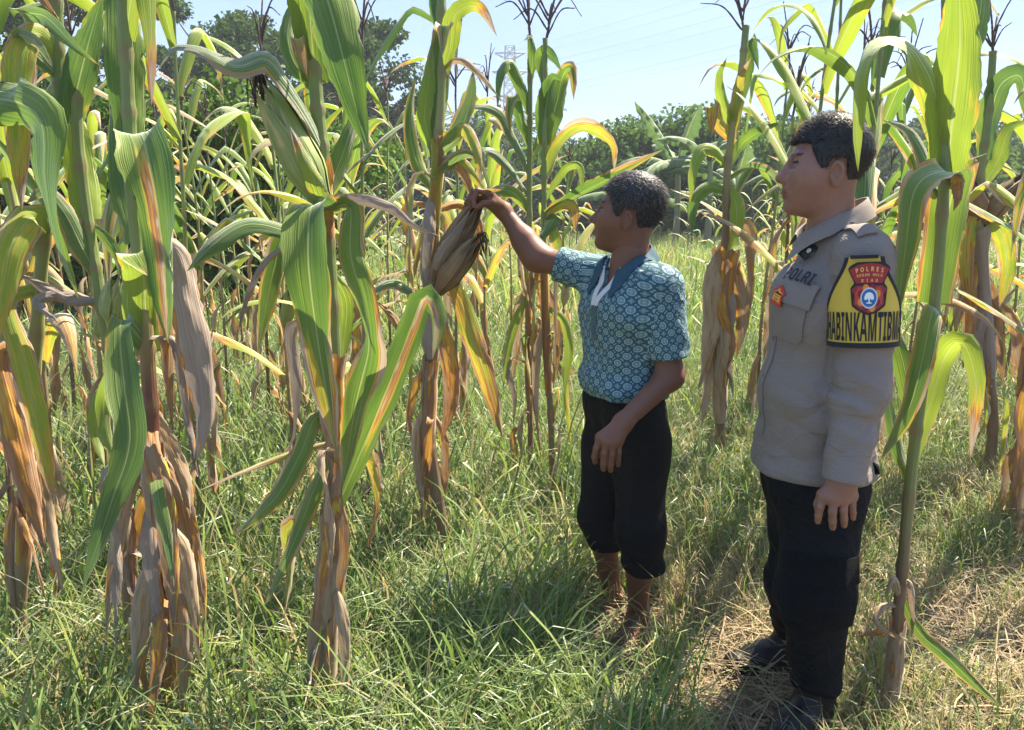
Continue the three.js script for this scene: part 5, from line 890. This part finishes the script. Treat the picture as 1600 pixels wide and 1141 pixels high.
// ---- the officer ------------------------------------------------------------
{
  const font = await new FontLoader().loadAsync('fonts/droid/droid_sans_bold.typeface.json');
  const LS = at(1351, 402, 1.77), RS = at(1288, 402, 2.08), N = at(1302, 352, 1.92), left = horiz(LS.clone().sub(RS)), f = V(-left.z, 0, left.x);
  const chest = plus(at(1290, 478, 1.92), V(1, 0, 0), 0), belly = at(1276, 620, 1.93), hip = at(1272, 722, 1.93);
  const base = V(hip.x, 0, hip.z), man = thing('person', 'uniformed man in taupe shirt, yellow armband, black trousers and boots standing watching', 'person', base);
  const LE = at(1346, 606, 1.745), LW = at(1316, 752, 1.70), RE = at(1275, 600, 2.15), RW = at(1262, 742, 2.12);
  const lk = at(1275, 925, 1.83), la = V(at(1276, 1090, 1.87).x, .10, -1.88), rk = at(1252, 915, 2.02), ra = V(at(1236, 1005, 2.15).x, .10, -2.15), lh = at(1284, 775, 1.885), rh = at(1258, 770, 2.0), fl = V(-.80, 0, .6).normalize(), fr = V(-1, 0, .12).normalize();
  const bodyF = union(.03, cap(plus(chest, left, .05), plus(chest, left, -.05), .10, .10), cap(plus(belly, left, .02), plus(belly, left, -.02), .11, .11), cap(plus(hip, left, .04), plus(hip, left, -.04), .10, .10), cap(chest, hip, .1, .1), cap(plus(N, UP, .02), chest, .062, .08), cap(LS, LE, .055, .046), cap(LE, LW, .046, .031), cap(RS, RE, .055, .046), cap(RE, RW, .046, .031), cap(lh, lk, .08, .055), cap(lk, la, .052, .036), cap(rh, rk, .08, .055), cap(rk, ra, .052, .036));
  const [lo, hi] = bounds([LS, RS, LE, LW, RE, RW, la, ra, N, plus(belly, f, .16)], .12); hi.y = N.y + .03; lo.y = .04;
  const skin = [.25, .130, .095], tone = (x, y, z) => { const n = 1 + .08 * fbm(x * 40, y * 40, z * 40) + .08 * fbm(x * 9, y * 9, z * 9); return skin.map(v => v * n); };
  const bg = paint(sdfMesh(bodyF, lo, hi, .012), tone);
  const lc = [[1288, 774, 1.705], [1303, 778, 1.69], [1318, 778, 1.69], [1331, 774, 1.70]].map(([x, y, d], i) => { const k = [.95, 1.08, 1, .84][i]; return [at(x, y, d), at(x - [6, 2, 0, -1][i], y + 19 * k, d - .003), at(x - [9, 2, -1, -2][i], y + 33 * k, d + .004), at(x - [10, 2, -1, -2][i], y + 43 * k, d + .016)]; });
  const lth = [at(1298, 760, 1.725), at(1284, 772, 1.74), at(1278, 788, 1.745), at(1279, 800, 1.75)];
  const mir = p => plus(p, left, -2 * plus(p, hip, -1).dot(left)), rc = lc.map(c => c.map(p => { const q = mir(p); return q.add(RW).sub(mir(LW)); })), rth = lth.map(p => mir(p).add(RW).sub(mir(LW)));
  const hands = [[LW, LE, lc, lth], [RW, RE, rc, rth]].map(([w, e, c, t]) => { const arm = cap(w, w.clone().lerp(e, .3), .029, .033), hf = handField(w, c, t, .0155, .0093), F = (x, y, z) => smin(hf(x, y, z), arm(x, y, z), .02), [a, b] = bounds(allPts(w, w.clone().lerp(e, .25), c, t), .035); return paint(sdfMesh(F, a, b, .003), tone); });
  const head = makeHead(man, at(1288, 266, 1.9), V(-1, .05, -.12), .91, { skin, seed: 8, fat: .0035, rough: .4, strands: 9000, len: .014, thick: .008, wild: .25, front: .066, sideburn: .0, nape: -.07,
    flow: (p, n) => p.y > .06 ? V(0, 0, 1) : V(0, -.9, -.15), hairCol: r => [.016, .016, .019].map(v => v * (.7 + .8 * r())) });
  for (const g of [bg, ...hands, head]) g.deleteAttribute('uv');
  part('body', mergeGeometries([bg, ...hands, head]), new THREE.MeshPhysicalMaterial({ vertexColors: true, roughness: .5, specularIntensity: .5, clearcoat: .08, clearcoatRoughness: .4 }), man);
  // shirt
  const khaki = cloth([.198, .172, .155], { bump: creaseBump, bs: .010, r: .8 }), khaki2 = cloth([.198, .172, .155], { bump: fabricBump, r: .8 }), hemY = at(1272, 732, 1.93).y;
  const torso = union(.06, cap(plus(chest, left, .04), plus(chest, left, -.05), .128, .128), cap(plus(belly, left, .015), plus(belly, left, -.02), .148, .148), cap(plus(hip, left, .012), plus(hip, left, -.015), .152, .152), cap(chest, hip, .125, .14), cap(LS, plus(N, UP, -.03), .060, .056), cap(RS, plus(N, UP, -.03), .060, .056));
  const armAx = LE.clone().sub(LS).normalize(), cuff = LW.clone().sub(LE).normalize(), cuffC = plus(LW, cuff, .002), rcuff = RW.clone().sub(RE).normalize();
  const sleeve = (S, E, W, cd) => { const a = cap(S, E, .072, .064), b = cap(E, plus(W, cd, .06), .062, .047); return (x, y, z) => { const t = (x - W.x) * cd.x + (y - W.y) * cd.y + (z - W.z) * cd.z; const d = smin(a(x, y, z), b(x, y, z), .04); const crease = .008 * noise(y * 42 + x * 14, (x + z) * 9, 2) * smooth(.30, .02, Math.abs(y - E.y) + .02) + .007 * Math.pow(1 - Math.abs(noise(y * 12 - x * 16, z * 9, 8)), 3); return smax(d + crease, t - .004, .005); }; };
  const lsl = sleeve(LS, LE, LW, cuff), rsl = sleeve(RS, RE, RW, rcuff);
  const body0 = (x, y, z) => { const s = y - hemY; let d = torso(x, y, z); const rg = n => { const q = 1 - Math.abs(n); return q * q * q; }; const w = .004 * fbm(x * 8 + y * 5, y * 7 - x * 3, z * 8) + .007 * rg(noise((x - y) * 7, (y + x) * 3.5, z * 6)) + .0055 * rg(noise((x + y * 1.6) * 8, (y - x) * 3, z * 9 + 7)) + .004 * noise(x * 22, y * 5, z * 22) * smooth(.25, .0, s) + .005 * noise(x * 6, y * 22 + x * 9, z * 7) * smooth(.3, .12, s); return smax(d + w, hemY + .006 * noise(x * 9, z * 9, 4) - y, .006); };
  const shirt = (x, y, z) => { let d = Math.min(smin(body0(x, y, z), Math.min(lsl(x, y, z), rsl(x, y, z)), .014), 9); const px = x - N.x - f.x * .01, pz = z - N.z - f.z * .01; return smax(d, -(Math.hypot(px, pz) - .068 + Math.max(0, N.y - .03 - y) * 3), .008); };
  const [sl, sh] = bounds([LS, RS, LW, RW, plus(belly, f, .19), plus(belly, f, -.17), plus(hip, left, .24), plus(hip, left, -.24)], .09); sl.y = Math.min(LW.y, hemY) - .05; sh.y = N.y + .04;
  const shg = sdfMesh(shirt, sl, sh, .0078); const st = part('shirt', uvRound(shg, plus(hip, UP, -.1), plus(hip, UP, .6), .14), khaki, man); fabricBump.repeat.set(14, 14);
  part('collar', collar(plus(N, UP, .012), f, left, { r: .072, open: .25, front: -.04, back: .055, drop: .040, flare: .026, tip: .026, shift: .012 }, shirt), khaki2, st);
  const inF = f.clone().negate(), chestDir = plus(V(0, 0, 0), f, -.72, left, -.69).normalize(), cu = plus(V(0, 0, 0), left, .72, f, -.69).normalize();
  // placket, pocket, flap
  const spotF = (px, py) => { const o = at(px, py, 1.2), d = o.clone().sub(EYE).normalize(); return march(shirt, EYE.clone().addScaledVector(d, 1.0), d, 2.5); };
  part('placket', lay(panel(.036, .40, .003, null, 4, 40), body0, planar(at(1186, 560, 1.93).add(plus(V(0, 0, 0), left, .0)), left, UP, inF)), khaki2, st);
  for (let k = 0; k < 4; k++) { const o = plus(at(1186, 470 + k * 58, 1.93), f, .2), q = march(body0, o, inF), n = grad(body0, q, .01), b = new THREE.CylinderGeometry(.0055, .006, .003, 12); b.applyQuaternion(new THREE.Quaternion().setFromUnitVectors(UP, n)); b.translate(q.x + n.x * .005, q.y + n.y * .005, q.z + n.z * .005); part('button', b, new THREE.MeshStandardMaterial({ color: new THREE.Color().setRGB(.12, .10, .09), roughness: .4 }), st); }
  const frame = (px, py) => { const q = spotF(px, py), n = grad(shirt, q, .02), ux = UP.clone().cross(n).normalize(), uy = n.clone().cross(ux).normalize(); return [q, ux, uy, n]; };
  const patch = (name, px, py, geo, mat, tilt = 0, parent = st, lift, on = body0) => { const [q, ux, uy, n] = frame(px, py); ux.applyAxisAngle(n, tilt); uy.applyAxisAngle(n, tilt); return part(name, lay(geo, on, planar(plus(q, n, .02), ux, uy, n.clone().negate()), lift), mat, parent); };
  patch('chest_pocket', 1226, 492, panel(.125, .125, .004, y => { const k = smooth(-.045, -.0625, y) * .012; return [-.0625 + k, .0625 - k]; }), khaki2, -.12);
  patch('pocket_flap', 1238, 456, panel(.130, .058, .005, null, 12, 6), khaki2, -.14, st, .005);
  const split4 = (g, times) => { let p = g.toNonIndexed().attributes.position.array; while (times--) { const q = []; for (let i = 0; i < p.length; i += 9) { const A = [p[i], p[i + 1], p[i + 2]], B = [p[i + 3], p[i + 4], p[i + 5]], C = [p[i + 6], p[i + 7], p[i + 8]], m = (a, b) => mixc(a, b, .5), ab = m(A, B), bc = m(B, C), ca = m(C, A); q.push(...A, ...ab, ...ca, ...ab, ...B, ...bc, ...ca, ...bc, ...C, ...ab, ...bc, ...ca); } p = q; } return geom(p, null, new Array(p.length / 3 * 2).fill(0)); };
  const navy = cloth([.014, .016, .026]), shapeGeo = (txt, size, sx) => { const g = new THREE.ShapeGeometry(font.generateShapes(txt, size), 4); g.computeBoundingBox(); const b = g.boundingBox, w = b.max.x - b.min.x; g.translate(-(b.min.x + w / 2), -(b.max.y + b.min.y) / 2, 0); g.scale(sx, 1, 1); const P = g.attributes.position; for (let i = 0; i < P.count; i++) P.setZ(i, .0022); return split4(g, 2); };
  patch('lettering', 1252, 434, shapeGeo('POLRI', .032, .74), navy, -.2, st, .003, (x, y, z) => torso(x, y, z) + .002);
  // small star-shaped pocket badge
  const canvasTex = (w, h, draw) => { const c = document.createElement('canvas'); c.width = w; c.height = h; draw(c.getContext('2d'), w, h); const t = new THREE.CanvasTexture(c); t.colorSpace = THREE.SRGBColorSpace; return t; };
  const badgeT = canvasTex(256, 256, (x, w) => { const P = (s, o) => { x.beginPath(); [[.5, .06], [.66, .26], [.95, .34], [.86, .62], [.92, .92], [.5, .86], [.08, .92], [.14, .62], [.05, .34], [.34, .26]].forEach(([a, b], i) => { const X = (.5 + (a - .5) * s) * w, Y = (.52 + (b - .52) * s) * w; i ? x.lineTo(X, Y) : x.moveTo(X, Y); }); x.closePath(); x.fillStyle = o; x.fill(); }; x.fillStyle = '#b43a2c'; x.fillRect(0, 0, w, w); P(1, '#c2402e'); P(.82, '#e0a63a'); x.fillStyle = '#2a2320'; x.fillRect(.18 * w, .40 * w, .66 * w, .09 * w); x.fillRect(.40 * w, .34 * w, .16 * w, .08 * w); x.fillStyle = '#c2402e'; x.fillRect(.3 * w, .56 * w, .4 * w, .05 * w); x.fillStyle = '#3a241c'; x.font = `bold ${.14 * w}px sans-serif`; x.textAlign = 'center'; x.fillText('POLRI', .5 * w, .78 * w); });
  const star = y => { const t = y / .046; const hw = t > .25 ? lerp(.36, .04, (t - .25) / .25) : t > .12 ? .47 : t > -.15 ? lerp(.35, .46, Math.abs(t + .02) / .2) : .40; return [-.026 * hw / .47, .026 * hw / .47]; };
  patch('pocket_badge', 1222, 462, panel(.052, .046, .003, star, 8, 16), new THREE.MeshStandardMaterial({ map: badgeT, roughness: .75 }), -.14, st, .011);
  // armband round the upper arm
  const yellow = cloth([.60, .45, .06], { bump: fabricBump, r: .75 }), A0 = LS.clone(), T = armAx, outw = plus(V(0, 0, 0), EYE.clone().sub(LS).setY(0).normalize(), 1); outw.addScaledVector(T, -outw.dot(T)).normalize(); const side = T.clone().cross(outw).normalize(), flip = side.x > 0 ? 1 : -1; side.multiplyScalar(flip);
  const bandC = cap(LS, LE, .072, .064), bandF = (x, y, z) => bandC(x, y, z) - .003; const Rr = .085, round = (x, y) => { const a = x / Rr, d = plus(V(0, 0, 0), outw, Math.cos(a), side, Math.sin(a)), p = plus(A0, T, .10 - y, d, .17); return { p, dir: d.negate() }; };
  const bandExt = k => y => { const t = clamp((y + .095) / .20), w = lerp(.118, .036, smooth(.22, 1.02, t)) + k; return [-w, w]; };
  const band = part('armband', lay(panel(.24, .200, .004, bandExt(0), 28, 26), bandF, round, .003), yellow, man);
  part('armband_border', mergeGeometries([lay(panel(.24, .012, .006, y => bandExt(.0)(y - .097), 28, 2).translate(0, -.099, 0), bandF, round, .003), ...[-1, 1].map(s => { const g = panel(.008, .2, .0055, y => { const [a, b] = bandExt(0)(y); return s < 0 ? [a - .006, a + .003] : [b - .003, b + .006]; }, 2, 26); return lay(g, bandF, round, .003); })]), navy, band);
  const word = shapeGeo('BHABINKAMTIBMAS', .066, .275); part('lettering', lay(word.translate(.004, -.056, 0), bandF, round, .0062), navy, band);
  // embroidered shield
  const S = 320, shieldT = canvasTex(S, S, (x, w) => {
    x.fillStyle = '#242226'; x.fillRect(0, 0, w, w); const poly = (pts, c) => { x.beginPath(); pts.forEach(([a, b], i) => i ? x.lineTo(a * w, b * w) : x.moveTo(a * w, b * w)); x.closePath(); x.fillStyle = c; x.fill(); };
    poly([[.03, .14], [.25, .05], [.5, .02], [.75, .05], [.97, .14], [.80, .40], [.20, .40]], '#9b3037'); poly([[.2, .44], [.8, .44], [.92, .52], [.84, .62], [.86, .80], [.70, .90], [.5, .97], [.30, .90], [.14, .80], [.16, .62], [.08, .52]], '#8d2f3a');
    poly([[.24, .47], [.76, .47], [.82, .6], [.82, .78], [.66, .87], [.5, .93], [.34, .87], [.18, .78], [.18, .6]], '#b7443a'); for (const a of [0, 1, 2, 3, 4, 5, 6, 7]) { x.beginPath(); x.arc(.5 * w + Math.cos(a * .785 + .4) * .21 * w, .68 * w + Math.sin(a * .785 + .4) * .21 * w, .07 * w, 0, 7); x.fillStyle = a % 2 ? '#d98a35' : '#7c2630'; x.fill(); }
    x.beginPath(); x.arc(.5 * w, .68 * w, .20 * w, 0, 7); x.fillStyle = '#c9cdd2'; x.fill(); x.beginPath(); x.arc(.5 * w, .68 * w, .17 * w, 0, 7); x.fillStyle = '#2f68a4'; x.fill();
    x.fillStyle = '#e9edf0'; x.beginPath(); x.arc(.5 * w, .68 * w, .11 * w, Math.PI, 0); x.closePath(); x.fill(); for (const q of [-.075, 0, .075]) { x.beginPath(); x.arc((.5 + q) * w, .68 * w, .037 * w, 0, Math.PI); x.fill(); } x.fillRect(.485 * w, .68 * w, .03 * w, .09 * w); x.fillRect(.44 * w, .765 * w, .12 * w, .022 * w);
    x.textAlign = 'center'; x.fillStyle = '#e6c05e'; const arc = (s, y, px, bend, track) => { x.font = `bold ${px}px sans-serif`; [...s].forEach((c, i) => { const o = (i - (s.length - 1) / 2) * track; x.save(); x.translate(.5 * w + o, y * w + bend * o * o); x.rotate(2 * bend * o); x.fillText(c, 0, 0); x.restore(); }); };
    arc('POLRES', .175, 38, .0011, 36); arc('ROKAN HULU', .265, 23, .0009, 19); arc('RIAU', .375, 26, .0005, 34);
  });
  const shield = y => { const t = clamp(y / .118 + .5); const hw = t > .86 ? lerp(.50, .28, Math.pow((t - .86) / .14, 2)) : t > .60 ? lerp(.34, .50, (t - .60) / .26) : t > .52 ? lerp(.46, .34, Math.abs(t - .50) / .1) : t > .17 ? lerp(.40, .44, (t - .17) / .35) : lerp(.04, .40, Math.pow(t / .17, .7)); return [-.092 * hw, .092 * hw]; };
  part('shield_patch', lay(panel(.092, .118, .0035, shield, 14, 24).translate(.012, .030, 0), bandF, round, .0066), new THREE.MeshStandardMaterial({ map: shieldT, roughness: .8 }), band);
  // shoulder strap with its button
  const strapTop = plus(LS.clone().lerp(N, .5), UP, .02), strapEnd = plus(LS, T, -.01, outw, .02), sd = strapEnd.clone().sub(strapTop).normalize(), sx = sd.clone().cross(UP).normalize();
  const strap = part('shoulder_strap', lay(panel(.042, strapEnd.distanceTo(strapTop) + .02, .0045, null, 5, 14), shirt, planar(strapTop.clone().lerp(strapEnd, .5), sx, sd.clone().negate(), plus(V(0, 0, 0), UP, -.9, outw, -.42).normalize()), .002), khaki2, man);
  { const c = plus(strapTop, sd, .012), q = march(shirt, plus(c, UP, .12), V(0, -1, 0)), n = grad(shirt, q, .02); const b = new THREE.CylinderGeometry(.0075, .0085, .004, 16); b.applyQuaternion(new THREE.Quaternion().setFromUnitVectors(UP, n)); b.translate(q.x + n.x * .009, q.y + n.y * .009, q.z + n.z * .009); part('button', b, new THREE.MeshStandardMaterial({ color: new THREE.Color().setRGB(.16, .13, .11), roughness: .4, metalness: .4 }), strap); }
  part('armband_loop', lay(panel(.056, .007, .004, null, 6, 1).translate(0, .10, 0), bandF, round, .009), navy, band);
  // collar insignia
  { const c = plus(N, UP, -.062, f, .070, left, .052), n = plus(V(0, 0, 0), f, .6, left, .75, UP, .3).normalize(), ux = UP.clone().cross(n).normalize(), uy = n.clone().cross(ux), g = new THREE.BoxGeometry(.026, .042, .004), m = new THREE.Matrix4().makeBasis(ux.clone().applyAxisAngle(n, -.7), uy.clone().applyAxisAngle(n, -.7), n).setPosition(march(shirt, plus(c, n, .2), n.clone().negate()).addScaledVector(n, .014)); const t = canvasTex(128, 192, (x, w, h) => { x.fillStyle = '#23272b'; x.fillRect(0, 0, w, h); x.fillStyle = '#dfe4e6'; x.beginPath(); x.arc(w * .55, h * .42, w * .2, 0, 7); x.fill(); x.fillRect(w * .4, h * .42, w * .3, h * .16); x.fillStyle = '#4a4b3e'; x.fillRect(w * .2, h * .68, w * .6, h * .05); x.fillRect(w * .2, h * .78, w * .6, h * .05); }); part('collar_insignia', g.applyMatrix4(m), new THREE.MeshStandardMaterial({ map: t, roughness: .5 }), st); }
  // trousers, cargo flap, boots
  const black = cloth([.0065, .008, .0105], { bump: creaseBump, bs: .014, sheen: 0, spec: .25 });
  const lg = (h, k, a, r0, r1, r2) => union(.06, cap(h, k, r0, r1), cap(k, plus(a, UP, .10), r1, r2)), tr0 = union(.05, cap(plus(hip, left, .03, UP, -.03), plus(hip, left, -.04, UP, -.03), .128, .128), lg(lh, lk, la, .104, .090, .070), lg(rh, rk, ra, .106, .086, .066));
  const trs = (x, y, z) => { const tL = Math.hypot(x - la.x, z - la.z) < Math.hypot(x - ra.x, z - ra.z), a = tL ? la : ra, end = a.y + .02; const d = tr0(x, y, z) + .007 * fbm(x * 9, y * 9, z * 9) + .010 * noise((x + z) * 12, y * 30 + x * 8, 5) * smooth(.62, .2, y) + .003 * noise(x * 20, y * 20, z * 20); return smax(smax(d - .008 * smooth(end + .08, end + .03, y), end - y, .012), y - (hip.y + .03), .01); };
  const [tl, th] = bounds([plus(hip, left, .22), plus(hip, left, -.22), plus(hip, f, .18), plus(hip, f, -.18), la, ra, lk, rk], .13); tl.y = la.y + .02; th.y = hip.y + .06;
  const tg = part('trousers', uvRound(sdfMesh(trs, tl, th, .009), plus(hip, UP, -1), hip, .14), black, man);
  { const q0 = plus(lh.clone().lerp(lk, .62), outw, .16), n = horiz(EYE.clone().sub(lk)).addScaledVector(V(1, 0, 0), .25).normalize(), ux = UP.clone().cross(n).normalize(); part('cargo_pocket', lay(panel(.140, .17, .005, null, 8, 8), trs, planar(plus(lh.clone().lerp(lk, .85), n, .03), ux, UP, n.clone().negate()), .002), black, tg); part('cargo_flap', lay(panel(.150, .066, .005, null, 8, 4), trs, planar(plus(lh.clone().lerp(lk, .62), n, .03), ux, UP, n.clone().negate()), .006), black, tg); }
  const leather = new THREE.MeshPhysicalMaterial({ color: new THREE.Color().setRGB(.005, .005, .006), roughness: .5, specularIntensity: .5, clearcoat: .16, clearcoatRoughness: .3 }), rubber = new THREE.MeshStandardMaterial({ color: new THREE.Color().setRGB(.015, .015, .015), roughness: .8 });
  for (const [a, d] of [[la, fl], [ra, fr]]) {
    const bf = union(.03, cap(plus(a, UP, .10), a, .055, .052), cap(plus(a, UP, -.045, d, -.03), plus(a, UP, -.045, d, .10), .046, .050), cap(plus(a, UP, -.045, d, .10), plus(a, UP, -.05, d, .175), .050, .042), cap(plus(a, d, .0, UP, .0), plus(a, d, .09, UP, -.03), .046, .042));
    const B = (x, y, z) => smax(bf(x, y, z) + .002 * noise(x * 60, y * 60, z * 60) * smooth(.2, .05, y), .022 - y, .004), So = (x, y, z) => smax(smax(bf(x, .03, z) - .006, -.004 - y, .003), y - .026, .003);
    const [b0, b1] = bounds([plus(a, UP, .13), plus(a, d, .2), plus(a, d, -.08)], .07); b0.y = -.02; const bt = part('boot', sdfMesh(B, b0, b1, .0065), leather, man); part('sole', sdfMesh(So, b0, V(b1.x, .05, b1.z), .0065), rubber, bt);
  }
  part('belt_pouch', lay(panel(.06, .03, .012, null, 4, 2), trs, planar(at(1368, 728, 1.86), V(0, 0, -1), UP, V(-1, 0, 0)), .012), black, tg);
}

scene.traverse(o => { if (o.isMesh) { o.castShadow = true; o.receiveShadow = true; } });
renderer.render(scene, camera);
